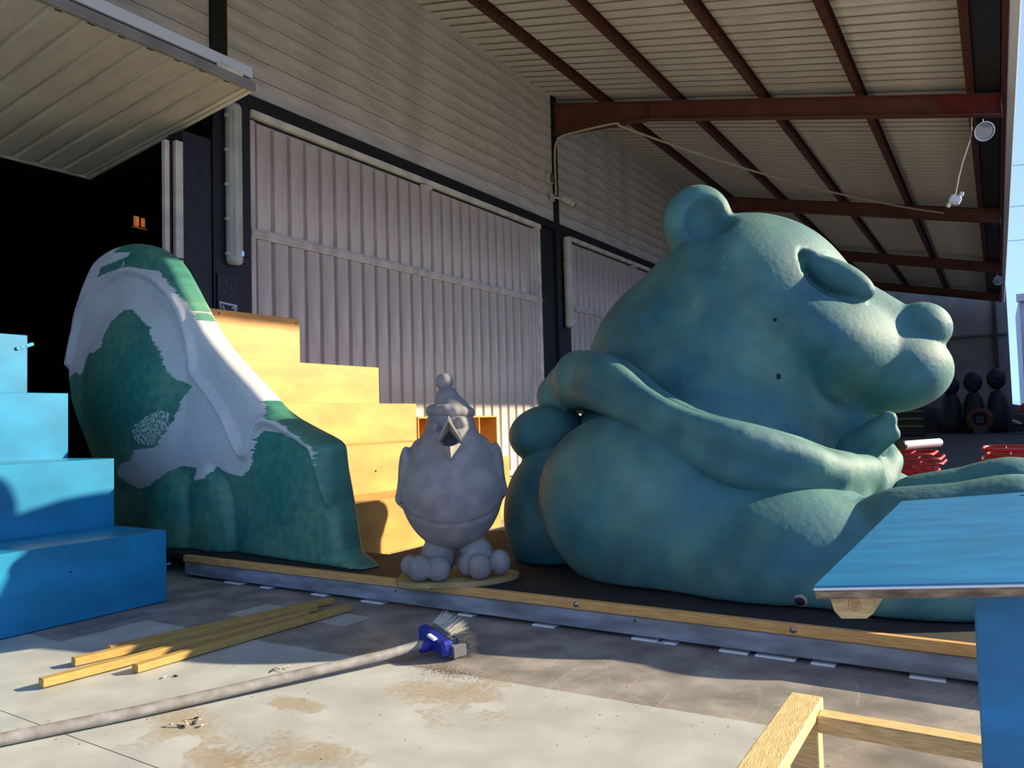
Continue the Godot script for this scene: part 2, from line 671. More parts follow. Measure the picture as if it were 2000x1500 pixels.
# ------------------------------------------------------------------ the hall wall with its doors
func hall_wall() -> void:
	var w := structure("wall_back")
	var cols := [5.56, 13.55, 21.5, 29.5, 37.5]
	# courses of painted planks above the beam, bay by bay
	var bays := [[-3.0, 5.45], [5.67, 13.46], [13.62, 21.4], [21.6, 29.4], [29.6, 37.4]]
	for b in bays:
		put_box("backing", Vector3(b[0], 4.8, WALL - 0.25), Vector3(b[1], 7.9, WALL - 0.045), M.joint, w, 0.0)
		for k in 12:
			var y := 4.985 + 0.243 * k
			if y > 7.75:
				break
			put_box("plank", Vector3(b[0], y, WALL - 0.05), Vector3(b[1], minf(y + 0.232, 7.85), WALL + rng.randf_range(-0.001, 0.001)), M.plank_paint, w, 0.002)
	# header beam and column flanges
	var hb := structure("trim_1", "black steel header beam above the white doors")
	put_box("header_beam", Vector3(-3, 4.80, WALL - 0.2), Vector3(38, 4.98, WALL + 0.03), M.black_steel, hb, 0.01)
	for c in cols:
		var wide := 0.105 if c < 6 else 0.075
		var col := structure("column", "black steel column in the hall wall")
		put_box("flange", Vector3(c - wide, 0, WALL - 0.15), Vector3(c + wide, 7.75, WALL + 0.045), M.black_steel, col, 0.006)
	# dark piers beside the doors
	var pier := structure("column_cladding", "dark navy pier between the dark doorway and the white door")
	put_box("pier_panel", Vector3(5.09, 0, WALL - 0.25), Vector3(5.45, 4.27, WALL + 0.02), M.navy, pier, 0.006)
	put_box("pier_panel", Vector3(5.67, 0, WALL - 0.25), Vector3(5.99, 3.0, WALL + 0.02), M.navy, pier, 0.006)
	put_box("pier_panel", Vector3(5.67, 3.005, WALL - 0.25), Vector3(5.99, 4.80, WALL + 0.02), M.navy, pier, 0.006)
	var pier2 := structure("column_cladding", "black pier right of the large white door")
	put_box("pier_panel", Vector3(12.88, 0, WALL - 0.25), Vector3(13.47, 4.80, WALL - 0.02), M.black_steel, pier2, 0.006)
	put_box("pier_panel", Vector3(13.63, 0, WALL - 0.25), Vector3(14.06, 4.80, WALL), M.navy, pier2, 0.006)
	# white steel doors of ribbed sheet
	steel_door(1, 5.995, 12.86)
	steel_door(2, 14.08, 20.9)
	put_box("wall_infill", Vector3(20.9, 0, WALL - 0.25), Vector3(38, 4.8, WALL), M.plank_paint, w, 0.0)
	# tracks of the open doorway
	var tr := structure("door_track", "pale steel door track at the edge of the dark doorway")
	put_box("guide", Vector3(4.87, 0, WALL - 0.03), Vector3(4.925, 4.10, WALL + 0.03), M.cream, tr)
	put_box("web", Vector3(4.92, 0, WALL - 0.08), Vector3(5.0, 4.10, WALL - 0.04), M.rust_steel, tr)
	put_box("guide", Vector3(5.0, 0, WALL - 0.03), Vector3(5.088, 4.13, WALL + 0.03), M.cream, tr)
	put_box("cable_tie", Vector3(4.985, 2.83, WALL - 0.05), Vector3(5.11, 2.845, WALL + 0.04), M.plastic_black, tr, 0.0)
	# the dark inside of the hall
	var inside := structure("wall_inside")
	put_box("inner_wall", Vector3(-14, 0, -46.3), Vector3(38, 7.9, -46), M.hall_paint, inside, 0.0)
	put_box("inner_wall", Vector3(-14.3, 0, -46), Vector3(-14, 7.9, WALL), M.hall_paint, inside, 0.0)
	put_box("inner_wall", Vector3(37.8, 0, -46), Vector3(38.1, 7.9, WALL - 0.25), M.hall_paint, inside, 0.0)
	put_box("inner_floor", Vector3(-14, 0.0, -46), Vector3(38, 0.006, WALL - 0.3), M.concrete, inside, 0.0)
	put_box("inner_roof", Vector3(-14.3, 7.9, -46.3), Vector3(38.1, 8.1, WALL - 0.05), M.hall_paint, inside, 0.0)
	put_box("inner_wall", Vector3(-14, 0, WALL - 0.25), Vector3(-3.0, 7.9, WALL), M.plank_paint, inside, 0.0)
	var wl := thing("glowing_pane", "small amber lit pane glowing inside the dark doorway", "lamp", Vector3(6.832, 4.20, -11.0))
	var glow := StandardMaterial3D.new()
	glow.albedo_color = Color(0.5, 0.35, 0.2)
	glow.emission_enabled = true
	glow.emission = Color(0.80, 0.62, 0.42)
	glow.emission_energy_multiplier = 0.13
	put("pane", box(Vector3(0.085, 0.16, 0.02), 0.003), glow, wl, Vector3(-0.05, 0, 0))
	put("pane", box(Vector3(0.06, 0.14, 0.02), 0.003), glow, wl, Vector3(0.06, 0.0, 0))
	put("pane_frame", box(Vector3(0.26, 0.02, 0.03), 0.003), M.hall_paint, wl, Vector3(0, -0.1, 0))
	var l := OmniLight3D.new()
	l.name = "pane_light"
	l.light_color = Color(1.0, 0.62, 0.3)
	l.light_energy = 0.03
	l.light_size = 0.08
	l.omni_range = 12
	l.omni_attenuation = 2.0
	l.shadow_enabled = true
	l.position = Vector3(0, 0, 0.1)
	wl.add_child(l)
	var sh := thing("steel_shelf", "dim steel storage shelf inside the dark doorway", "shelf", Vector3(2.6, 0, -12.2))
	for y in [1.2, 2.2, 3.2]:
		put_box("board", Vector3(-2.0, y, -0.4), Vector3(2.4, y + 0.05, 0.4), M.navy, sh)
	for x in [-2.0, 0.2, 2.35]:
		put_box("upright", Vector3(x, 0, -0.4), Vector3(x + 0.06, 3.5, 0.4), M.rust_steel, sh)


func steel_door(n: int, x0: float, x1: float) -> void:
	var d := structure("door_%d" % n, "large white ribbed steel door" if n == 1 else "second white ribbed steel door beyond the black pier")
	var zf := WALL - 0.02
	put_box("lintel", Vector3(x0, 4.715, WALL - 0.15), Vector3(x1, 4.80, WALL + 0.05), M.cream, d, 0.006)
	put_box("lintel_channel", Vector3(x0, 4.69, WALL - 0.15), Vector3(x1, 4.712, WALL - 0.02), M.plastic_black, d, 0.0)
	put_box("sheet", Vector3(x0, 0.03, zf - 0.03), Vector3(x1, 4.69, zf - 0.02), M.white_paint, d, 0.0)
	put_box("rail", Vector3(x0, 3.255, zf - 0.02), Vector3(x1, 3.375, zf + 0.045), M.white_paint, d, 0.008)
	put_box("rail_lip", Vector3(x0, 3.29, zf + 0.04), Vector3(x1, 3.34, zf + 0.06), M.white_paint, d, 0.006)
	put_box("bottom_rail", Vector3(x0, 0.02, zf - 0.02), Vector3(x1, 0.12, zf + 0.03), M.white_paint, d, 0.006)
	put_box("stile", Vector3(x0, 0.03, zf - 0.02), Vector3(x0 + 0.07, 4.68, zf + 0.035), M.white_paint, d, 0.006)
	for k in 3:
		put_box("stile", Vector3(x1 - 0.34 + k * 0.115, 0.03, zf - 0.02), Vector3(x1 - 0.24 + k * 0.115, 4.68, zf + [0.02, 0.03, 0.05][k]), M.white_paint if k < 2 else M.cream, d, 0.006)
	var pitch := 0.262
	var x := x0 + 0.10
	while x < x1 - 0.5:
		for s in [[0.12, 3.25], [3.375, 4.655]]:
			put("panel", flat_sheet(0.190, s[1] - s[0], 0.048), M.white_paint, d, Vector3(x, s[0], zf - 0.02 + rng.randf_range(0, 0.003)))
		x += pitch
	put_box("bracket", Vector3(lerpf(x0, x1, 0.47), 4.655, zf), Vector3(lerpf(x0, x1, 0.47) + 0.22, 4.70, zf + 0.08), M.white_paint, d)
	put_box("bracket", Vector3(x1 - 0.22, 4.64, zf), Vector3(x1 - 0.10, 4.70, zf + 0.10), M.white_paint, d)


func flat_sheet(w: float, h: float, deep: float) -> ArrayMesh:
	var key := [w, snappedf(h, 0.001), deep]
	if not boxes.has(key):
		var s := 0.008
		boxes[key] = turned(prism(PackedVector2Array([Vector2(-s, 0), Vector2(w + s, 0), Vector2(w, deep), Vector2(0, deep)]), h))
	return boxes[key]


func turned(m: ArrayMesh) -> ArrayMesh:  # (x, y, z) -> (x, z, y), mirrored faces turned back
	var a := m.surface_get_arrays(0)
	var v: PackedVector3Array = a[Mesh.ARRAY_VERTEX]
	var st := begin()
	for i in range(0, v.size(), 3):
		tri(st, Vector3(v[i].x, v[i].z, v[i].y), Vector3(v[i + 2].x, v[i + 2].z, v[i + 2].y), Vector3(v[i + 1].x, v[i + 1].z, v[i + 1].y))
	return done(st)


# ------------------------------------------------------------------ canopy
func roof_y(z: float) -> float:  # top of the rafters
	return 7.43 - 0.2266 * (z - WALL)


func canopy() -> void:
	var c := structure("ceiling")
	var slope := atan(0.2266)
	var turn := Basis(Vector3.RIGHT, slope)
	var length := (0.38 - WALL) / cos(slope)
	var pitch := 0.262
	# corrugated sheets: one strip (pan and rib) each
	var st := begin()
	chamfered(st, Vector3(0, 0, 0), Vector3(0.222, 0.008, length), 0.0)
	chamfered(st, Vector3(0.218, 0.035, 0), Vector3(0.268, 0.043, length), 0.0)
	chamfered(st, Vector3(0.214, 0, 0), Vector3(0.222, 0.043, length), 0.0)
	chamfered(st, Vector3(0.262, 0, 0), Vector3(0.270, 0.043, length), 0.0)
	var strip := done(st)
	var x := -3.0
	while x < 40.0:
		put("roof_sheet", strip, M.roof_sheet, c, Vector3(x, roof_y(WALL) + 0.155, WALL), turn)
		x += pitch
	put_box("roof_lining", Vector3(-3, 0, 0), Vector3(40, 0.01, length), M.membrane, c, 0.0).transform = Transform3D(turn, Vector3(18.5, roof_y(WALL) + 0.215, WALL) + turn * Vector3(0, 0, length / 2))
	for z in [-6.26, -4.77, -3.22, -1.67, -0.13]:
		var y := roof_y(z)
		var s2 := begin()
		chamfered(s2, Vector3(-21.5, 0, -0.055), Vector3(21.5, 0.012, 0.055), 0.0)
		chamfered(s2, Vector3(-21.5, 0.012, -0.008), Vector3(21.5, 0.14, 0.008), 0.0)
		chamfered(s2, Vector3(-21.5, 0.14, -0.055), Vector3(21.5, 0.152, 0.055), 0.0)
		put("purlin", done(s2), M.rust_steel, c, Vector3(18.5, y, z), turn)
	# dark sheets along the eave between the last purlin and the edge beam
	x = 5.6
	while x < 40.0:
		put("eave_panel", box(Vector3(1.96, 0.012, 0.33), 0.003), M.membrane, c, Vector3(x, roof_y(0.09) + 0.04 + rng.randf_range(-0.01, 0.01), 0.09), turn)
		x += 1.985
	put_box("edge_beam", Vector3(-3, 5.62, 0.262), Vector3(40, 5.86, 0.325), M.rust_steel, c, 0.005)
	var gu := structure("trim_2", "white gutter along the edge of the canopy")
	put_box("gutter", Vector3(-3, 5.62, 0.33), Vector3(40, 5.88, 0.45), M.gutter, gu, 0.015)
	for rx in [-2.4, 5.56, 13.55, 21.5, 29.5, 37.5]:
		rafter(rx)


func rafter(x: float) -> void:
	var r := structure("rafter", "brown steel rafter of the canopy")
	var web := PackedVector2Array()
	var top := PackedVector2Array()
	var low := PackedVector2Array()
	for p in [[WALL, 0.66], [-5.35, 0.35], [0.26, 0.33]]:
		top.append(Vector2(p[0], roof_y(p[0])))
		low.append(Vector2(p[0], roof_y(p[0]) - p[1]))
	web.append_array(top)
	for i in [2, 1, 0]:
		web.append(low[i])
	put("web", prism(web, 0.012), M.rafter_paint, r, Vector3(x - 0.006, 0, 0), along_x())
	var t := Vector2(0, 0.016)
	put("top_flange", prism(PackedVector2Array([top[0], top[2], top[2] - t, top[0] - t]), 0.16), M.rafter_paint, r, Vector3(x - 0.08, 0, 0), along_x())
	put("haunch_flange", prism(PackedVector2Array([low[0], low[1], low[1] + t, low[0] + t]), 0.16), M.rafter_paint, r, Vector3(x - 0.08, 0, 0), along_x())
	put("bottom_flange", prism(PackedVector2Array([low[1], low[2], low[2] + t, low[1] + t]), 0.16), M.rafter_paint, r, Vector3(x - 0.08, 0, 0), along_x())
	put_box("end_plate", Vector3(x - 0.085, low[2].y, 0.245), Vector3(x + 0.085, top[2].y, 0.262), M.rafter_paint, r)
	put("stiffener", prism(PackedVector2Array([low[1] + t, top[0].lerp(top[2], 0.268) - t, top[0].lerp(top[2], 0.27) - t, low[1] + t + Vector2(0.014, 0)]), 0.14), M.rafter_paint, r, Vector3(x - 0.07, 0, 0), along_x())
	if x > 13 and x < 14:
		var e := Vector2(-0.62, roof_y(-0.62))
		put("primed_end", prism(PackedVector2Array([e - t, Vector2(0.24, roof_y(0.24)) - t, low[2] + t + Vector2(-0.02, 0), Vector2(-0.50, roof_y(-0.50) - 0.332) + t]), 0.008), M.red_primer, r, Vector3(x - 0.016, 0, 0), along_x())


# ------------------------------------------------------------------ the far end under the canopy
func far_end() -> void:
	var w := structure("wall_far")
	put_box("wall_slab", Vector3(41.5, 0, -9), Vector3(41.8, 7.8, 0.55), M.far_wall, w, 0.0)
	put_box("wall_post", Vector3(41.2, 0, -0.05), Vector3(41.5, 6.2, 0.12), M.black_steel, w)
	put_box("wall_rail", Vector3(41.35, 4.3, -9), Vector3(41.5, 4.4, 0.5), M.joint, w)
	var nb := structure("neighbour_building", "pale ribbed building with white gutter beyond the canopy")
	put_box("gutter", Vector3(44, 6.05, 0.98), Vector3(44.3, 6.42, 14), M.neighbour, nb, 0.02)
	put_box("wall_slab", Vector3(44.35, 0, 1.1), Vector3(54, 6.3, 14), M.neighbour, nb, 0.0)
	put_box("unseen_shade_wing", Vector3(23, 0, 4.2), Vector3(44, 6.4, 12), M.neighbour, nb, 0.02)  # out of view, added to cast shade on the far floor
	for k in 30:
		put_box("rib", Vector3(44.28, 0.1, 1.15 + k * 0.4), Vector3(44.36, 6.05, 1.3 + k * 0.4), M.neighbour, nb)
	for k in 3:
		var y: float = [20.6, 17.2, 14.4][k]
		var o := thing("power_line", ["highest thin power line against the blue sky", "middle thin power line against the blue sky", "lowest thin power line against the blue sky"][k], "cable", Vector3(75, 0, 0), "power lines")
		put("wire", tube(PackedVector3Array([Vector3(0, y + 0.6, -4), Vector3(0, y, 6), Vector3(0, y + 0.2, 20)]), 0.02, -1, 6), M.plastic_black, o)
	# dark rounded figures in front of the far wall
	var spots := [[-1.62, 0.0, 1.0], [-0.82, 0.0, 1.05], [-0.02, 0.0, 1.1]]
	var said := ["dark rounded figure by the far wall, nearest the bear's snout", "dark rounded figure by the far wall, middle of the three", "dark rounded figure by the far wall, beside the black post"]
	for k in 3:
		var s: float = spots[k][2]
		var o := thing("round_figure", said[k], "figure", Vector3(36, 0, spots[k][0]), "dark rounded figures by the far wall")
		put("body", lathe(PackedVector2Array([Vector2(0.02, 0), Vector2(0.28, 0.02), Vector2(0.37, 0.45), Vector2(0.36, 1.0), Vector2(0.30, 1.4), Vector2(0.2, 1.62), Vector2(0.02, 1.66)])), M.figure_dark, o)
		var head := SphereMesh.new()
		head.radius = 0.33
		head.height = 0.84
		put("head", head, M.figure_blue, o, Vector3(0, 1.95 * s, 0))
		var nose := SphereMesh.new()
		nose.radius = 0.07
		nose.height = 0.14
		put("nose", nose, M.figure_blue, o, Vector3(-0.34, 1.98 * s, 0.05))
	var reel := thing("cable_reel", "brownish round reel lying in the dark before the far wall", "reel", Vector3(35, 0.55, -0.62))
	var tm := TorusMesh.new()
	tm.inner_radius = 0.24
	tm.outer_radius = 0.46
	put("coil", tm, M.rust_steel, reel, Vector3.ZERO, Basis(Vector3.BACK, PI / 2))
	put("hub", box(Vector3(0.1, 0.3, 0.3), 0.03), M.plastic_black, reel)
	put("stand", box(Vector3(0.3, 0.3, 0.5), 0.03), M.plastic_black, reel, Vector3(0, -0.42, 0))
	var heap := thing("scrap_cart", "black cart heaped with orange straps near the black post", "cart", Vector3(34.5, 0, 1.1))
	put_box("tray", Vector3(-0.4, 0.3, -0.75), Vector3(0.4, 0.75, 1.4), M.plastic_black, heap, 0.05)
	put("load", lathe(PackedVector2Array([Vector2(0.7, 0), Vector2(0.62, 0.45), Vector2(0.3, 0.85), Vector2(0.02, 0.95)]), 9), M.figure_dark, heap, Vector3(0, 0.7, 0.4))
	for k in 4:
		put("strap", tube(PackedVector3Array([Vector3(-0.5, 0.75 + k * 0.09, -0.6 + k * 0.06), Vector3(-0.58, 0.95 + k * 0.1, -0.1), Vector3(-0.5, 1.12 + k * 0.08, 0.35)]), 0.03), M.orange, heap)
	for k in 3:
		put("pale_scrap", box(Vector3(0.05, 0.09, 0.3), 0.02), M.chip, heap, Vector3(-0.5, 0.45 + 0.09 * k, -0.55 + k * 0.5), Basis(Vector3.RIGHT, 0.5 + k * 0.2))
	var pile := thing("tarp_heap", "low black heap of tarpaulins along the foot of the far wall", "heap", Vector3(38.0, 0, -1.6))
	rng.seed = 61
	for k in 9:
		var mound := lathe(PackedVector2Array([Vector2(0.9, 0), Vector2(0.85, 0.4), Vector2(0.6, 0.75), Vector2(0.25, 0.95), Vector2(0.02, 1.0)]), 11)
		put("fold", mound, M.figure_dark, pile, Vector3(rng.randf_range(-0.3, 0.3), 0, -2.6 + k * 0.58), Basis(Vector3.UP, k) * rng.randf_range(0.9, 1.5))
	var crate := thing("striped_crate", "dark crate with dull yellow green stripes behind the bear's chin", "crate", Vector3(33, 0, -2.9))
	put_box("body", Vector3(-0.5, 0, -0.7), Vector3(0.5, 1.5, 0.5), M.figure_dark, crate, 0.04)
	for k in 3:
		put_box("stripe", Vector3(-0.53, 0.35 + k * 0.28, -0.6), Vector3(-0.5, 0.42 + k * 0.28, 0.5), M.yellow_green, crate)


# ------------------------------------------------------------------ platform
func platform() -> void:
	var p := thing("platform", "low dark platform with a wooden edge strip under the sculptures", "platform")
	var x0 := 3.235
	put_box("deck", Vector3(x0 + 0.04, 0.115, -3.42), Vector3(6.1, 0.147, 2.2), M.deck, p)
	put_box("deck", Vector3(x0 + 0.04, 0.115, -6.0), Vector3(3.85, 0.147, -3.424), M.deck, p)
	for s in [[-4.72, -2.69], [-2.686, 2.2]]:
		put_box("edge_strip", Vector3(x0, 0.105, s[0]), Vector3(x0 + 0.04, 0.150, s[1]), M.strip_wood, p, 0.005)
	put_box("channel", Vector3(x0 + 0.012, 0.018, -4.72), Vector3(x0 + 0.05, 0.104, 2.2), M.channel, p, 0.005)
	for z in [-2.80, -2.58, -1.72, -0.74, 0.35]:
		var b := lathe(PackedVector2Array([Vector2(0.014, 0), Vector2(0.014, 0.003), Vector2(0.008, 0.004), Vector2(0.007, 0.008), Vector2(0.0, 0.009)]), 12)
		put("bolt", b, M.bolt, p, Vector3(x0, 0.131, z), Basis(Vector3.BACK, PI / 2))
	for z in [-2.84, -1.43]:
		put("hole_plug", box(Vector3(0.004, 0.012, 0.006), 0.001), M.plastic_black, p, Vector3(x0 + 0.011, 0.085, z))
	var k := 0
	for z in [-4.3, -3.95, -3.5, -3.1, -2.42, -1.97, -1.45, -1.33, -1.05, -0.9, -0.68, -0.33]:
		put_box("sun_slit_strip", Vector3(x0 + 0.006, 0.0, z), Vector3(x0 + 0.14, 0.008, z + [0.16, 0.09, 0.12][k % 3]), M.white_primer_and_slits, p, 0.002)  # added white strips, painted to stand in for slits of sunlight
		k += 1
	for z in [-4.5, -2.0, 0.2, 2.0]:
		put_box("foot", Vector3(x0 + 0.2, 0, z), Vector3(6.0 if z > -3.4 else 3.8, 0.115, z + 0.1), M.channel, p)


# ------------------------------------------------------------------ bear
func bear() -> void:
	var root := thing("bear_sculpture", "giant teal sculpture of a sleeping bear wearing a scarf", "sculpture", Vector3(4.6, 0.147, -1.2))
	var off := -root.position
	var ops := []
	var c := 5.336  # the head's middle
	var cb := 4.95  # the body's middle
	ops.append(blob(4.95, 0.45, -1.622, 1.2, 0.95, 0.52, 0, 0.1))
	ops.append(blob(4.75, 0.88, -2.08, 0.5, 0.32, 0.3, 0, 0.08))
	ops.append(blob(5.05, 0.93, -1.52, 0.85, 0.62, 0.42, -20, 0.08))
	for s in [-1.0, 1.0]:
		ops.append(blob(cb + s * 0.9, 0.495, -1.622, 0.6, 0.69, 0.54, -16, 0.1))
	for s in [-1.0, 1.0]:
		ops.append(blob(cb + s * 0.85, 0.276, -1.02, 0.64, 0.7, 0.41, -4, 0.1))
	ops.append(blob(c, 1.262, -1.624, 0.998, 0.928, 0.835, -9, 0.08))
	ops.append(blob(c, 1.77, -1.393, 0.882, 0.65, 0.586, -14, 0.14))
	ops.append(limb(Vector3(5.336, 1.713, -1.102), 0.36, Vector3(5.336, 1.405, -0.537), 0.249, 0.1))
	ops.append(blob(c, 1.464, -0.963, 0.8, 0.58, 0.377, -24, 0.1))
	ops.append(limb(Vector3(5.336, 1.15, -0.94), 0.389, Vector3(5.336, 0.848, -0.86), 0.278, 0.06))
	ops.append(blob(c, 1.271, -0.628, 0.429, 0.418, 0.29, -6, 0.03))
	ops.append(blob(c, 1.505, -0.377, 0.197, 0.172, 0.157, -10, 0.012))
	for s in [-1.0, 1.0]:
		ops.append(blob(c + s * 0.515, 1.805, -0.785, 0.122, 0.255, 0.128, -33, 0.02, 0, true))
	for s in [-1.0, 1.0]:
		ops.append(blob(c + s * 0.402, 1.805, -0.775, 0.108, 0.232, 0.099, -34, 0.008))
	for s in [-1.0, 1.0]:
		ops.append(blob(c + s * 0.522, 2.249, -1.585, 0.122, 0.226, 0.249, -20, 0.02, s * 38))
	for s in [-1.0, 1.0]:
		ops.append(blob(c + s * 0.648, 2.237, -1.469, 0.15, 0.155, 0.177, -14, 0.025, s * 38, true))
	ops.append(blob(4.05, 0.21, -0.42, 0.575, 0.62, 0.27, 0, 0.08))
	ops.append(limb(Vector3(4.06, 0.3, -0.37), 0.34, Vector3(4.12, 0.335, 0.06), 0.345, 0.02))
	ops.append(limb(Vector3(4.12, 0.335, 0.06), 0.345, Vector3(4.15, 0.12, 0.52), 0.28, 0.08))
	ops.append(limb(Vector3(5.35, 0.28, -0.38), 0.33, Vector3(5.35, 0.34, 0.05), 0.35, 0.02))
	ops.append(limb(Vector3(5.35, 0.34, 0.05), 0.35, Vector3(5.35, 0.2, 0.65), 0.3, 0.08))
	# the smile, and the fold where the scarf presses in
	var smile := [Vector3(4.593, 1.331, -0.808), Vector3(4.633, 1.264, -0.863), Vector3(4.696, 1.179, -0.889), Vector3(4.779, 1.09, -0.869), Vector3(4.945, 1.022, -0.804), Vector3(5.105, 0.972, -0.687), Vector3(5.336, 0.968, -0.582)]
	for s in [-1.0, 1.0]:
		var line := PackedVector3Array()
		for p in smile:
			line.append(Vector3(c + s * (c - p.x), p.y, p.z))
		line = smoothed3(line)
		var thick := []
		for k in line.size():
			thick.append(0.012 + 0.012 * sin(PI * k / (line.size() - 1.0)))
		ops.append(rope(Array(line), thick, 0.03, true))
	put("body", nets(ops, Vector3(3.3, 0.10, -2.7), Vector3(6.7, 2.75, 1.05), 0.021, 0.1505), M.teal, root, off)

	var sc := []
	var ring := [[4.400, 1.149, -2.456, 0.115], [4.250, 1.241, -2.187, 0.165], [4.000, 1.196, -1.915, 0.155], [3.820, 1.063, -1.640, 0.115], [3.740, 0.935, -1.414, 0.120], [3.720, 0.857, -1.245, 0.140], [3.760, 0.800, -1.094, 0.155], [3.900, 0.737, -0.916, 0.150], [4.120, 0.640, -0.744, 0.150], [4.600, 0.621, -0.661, 0.140], [5.100, 0.606, -0.688, 0.140]]
	var path := PackedVector3Array()
	var wide := PackedVector3Array()
	for r in ring:
		path.append(Vector3(r[0], r[1], r[2]))
		wide.append(Vector3(r[3], 0, 0))
	path = smoothed3(path)
	wide = smoothed3(wide)
	# three turns of cloth: upper edge, lower edge, and one tucked in behind
	for roll in [[0.42, 0.0, 0.66], [-0.40, 0.0, 0.66], [0.15, 0.22, 0.85]]:
		for s in [1.0, -1.0]:
			var line := []
			var thick := []
			for k in range(0, path.size(), 2):
				var along := (path[mini(k + 2, path.size() - 1)] - path[maxi(k - 2, 0)]).normalized()
				var up := Vector3(0, along.z, -along.y).normalized()
				var p: Vector3 = path[k] + up * wide[k].x * roll[0] + Vector3(roll[1], 0, 0)
				if roll[1] > 0.1 and (path[k].x > 4.3 or s < 0):
					continue
				line.append(Vector3(5.1 + s * (p.x - 5.1), p.y, p.z))
				thick.append(wide[k].x * roll[2])
			if line.size() > 1:
				sc.append(rope(line, thick, 0.05))
	sc.append(limb(Vector3(4.4, 1.149, -2.456), 0.115, Vector3(5.8, 1.149, -2.456), 0.115, 0.03))
	sc.append(limb(Vector3(4.25, 1.241, -2.187), 0.165, Vector3(5.95, 1.241, -2.187), 0.165, 0.05))
	sc.append(blob(4.3, 0.9, -2.439, 0.34, 0.225, 0.195, 0, 0.02))
	sc.append(blob(4.2, 0.41, -2.355, 0.36, 0.31, 0.43, 0, 0.02))
	sc.append(limb(Vector3(4.85, 0.757, -0.722), 0.1, Vector3(4.75, 0.867, -0.5), 0.038, 0.04))
	sc.append(limb(Vector3(4.85, 0.802, -0.688), 0.1, Vector3(4.75, 0.953, -0.519), 0.045, 0.05))
	sc.append(limb(Vector3(4.95, 0.602, -0.677), 0.13, Vector3(4.9, 0.77, -0.668), 0.07, 0.04))
	put("scarf", nets(sc, Vector3(3.5, 0.10, -2.9), Vector3(6.7, 1.6, -0.35), 0.018, 0.1505), M.teal, root, off)
	# small things on its flank
	var disc := lathe(PackedVector2Array([Vector2(0.021, -0.01), Vector2(0.021, 0.004), Vector2(0.0, 0.006)]), 14)
	put("lifting_hole", disc, M.dark_plug, root, Vector3(3.513, 0.182, -0.769) + off, Basis(Vector3.BACK, 2.0))
	put("lifting_hole_rim", lathe(PackedVector2Array([Vector2(0.031, -0.012), Vector2(0.031, 0.0), Vector2(0.022, 0.002)]), 14), M.raw_pink, root, Vector3(3.513, 0.182, -0.769) + off, Basis(Vector3.BACK, 2.0))
	for q in [[Vector3(4.537, 1.538, -1.067), 0.014], [Vector3(4.541, 1.213, -1.065), 0.018]]:
		put("dark_plug", lathe(PackedVector2Array([Vector2(q[1], -0.012), Vector2(q[1] * 0.9, 0.002), Vector2(0.0, 0.003)]), 7), M.dark_plug, root, q[0] + off, Basis(Vector3.UP, -0.5) * Basis(Vector3.BACK, PI / 2))
	for q in [[Vector3(4.496, 1.942, -1.342), Vector3(4.483, 1.843, -1.252)], [Vector3(4.467, 1.854, -1.337), Vector3(4.505, 1.916, -1.255)]]:
		put("chalk_mark", tube(PackedVector3Array([q[0] + off, q[1] + off]), 0.004, 0.002, 6), M.chalk, root)


# ------------------------------------------------------------------ wave sculpture
var wf := PackedFloat32Array()  # distance to the outline, then the relief, on a grid over (z, y)
var wr := PackedFloat32Array()
const WZ := -7.45
const WY := 0.05
const WN := 0.02
const WW := 222
const WH := 136


func near_line(p: Vector2, line: PackedVector2Array) -> float:
	var d := 1e9
	for i in line.size() - 1:
		d = minf(d, p.distance_squared_to(Geometry2D.get_closest_point_to_segment(p, line[i], line[i + 1])))
	return sqrt(d)


func smoothed(line: PackedVector2Array, closed := false) -> PackedVector2Array:
	var out := PackedVector2Array()
	var n := line.size()
	for i in (n if closed else n - 1):
		var a := line[(i - 1 + n) % n] if closed else line[maxi(i - 1, 0)]
		var d := line[(i + 2) % n] if closed else line[mini(i + 2, n - 1)]
		for k in 3:
			out.append(line[i].cubic_interpolate(line[(i + 1) % n], a, d, k / 3.0))
	if not closed:
		out.append(line[n - 1])
	return out


func wave_field(p: Vector3) -> float:
	var gx := clampf((p.z - WZ) / WN, 0, WW - 1.001)
	var gy := clampf((p.y - WY) / WN, 0, WH - 1.001)
	var i := int(gx)
	var j := int(gy)
	var fx := gx - i
	var fy := gy - j
	var q := i + j * WW
	var d := lerpf(lerpf(wf[q], wf[q + 1], fx), lerpf(wf[q + WW], wf[q + WW + 1], fx), fy)
	var t := lerpf(lerpf(wr[q], wr[q + 1], fx), lerpf(wr[q + WW], wr[q + WW + 1], fx), fy)
	var w := 3.42 - p.x  # towards the yard
	var half := 0.11
	var r := 0.075
	var a := d + r
	var b := (w - t - half if w > 0 else -w - half) + r
	return minf(maxf(a, b), 0.0) + Vector2(maxf(a, 0), maxf(b, 0)).length() - r


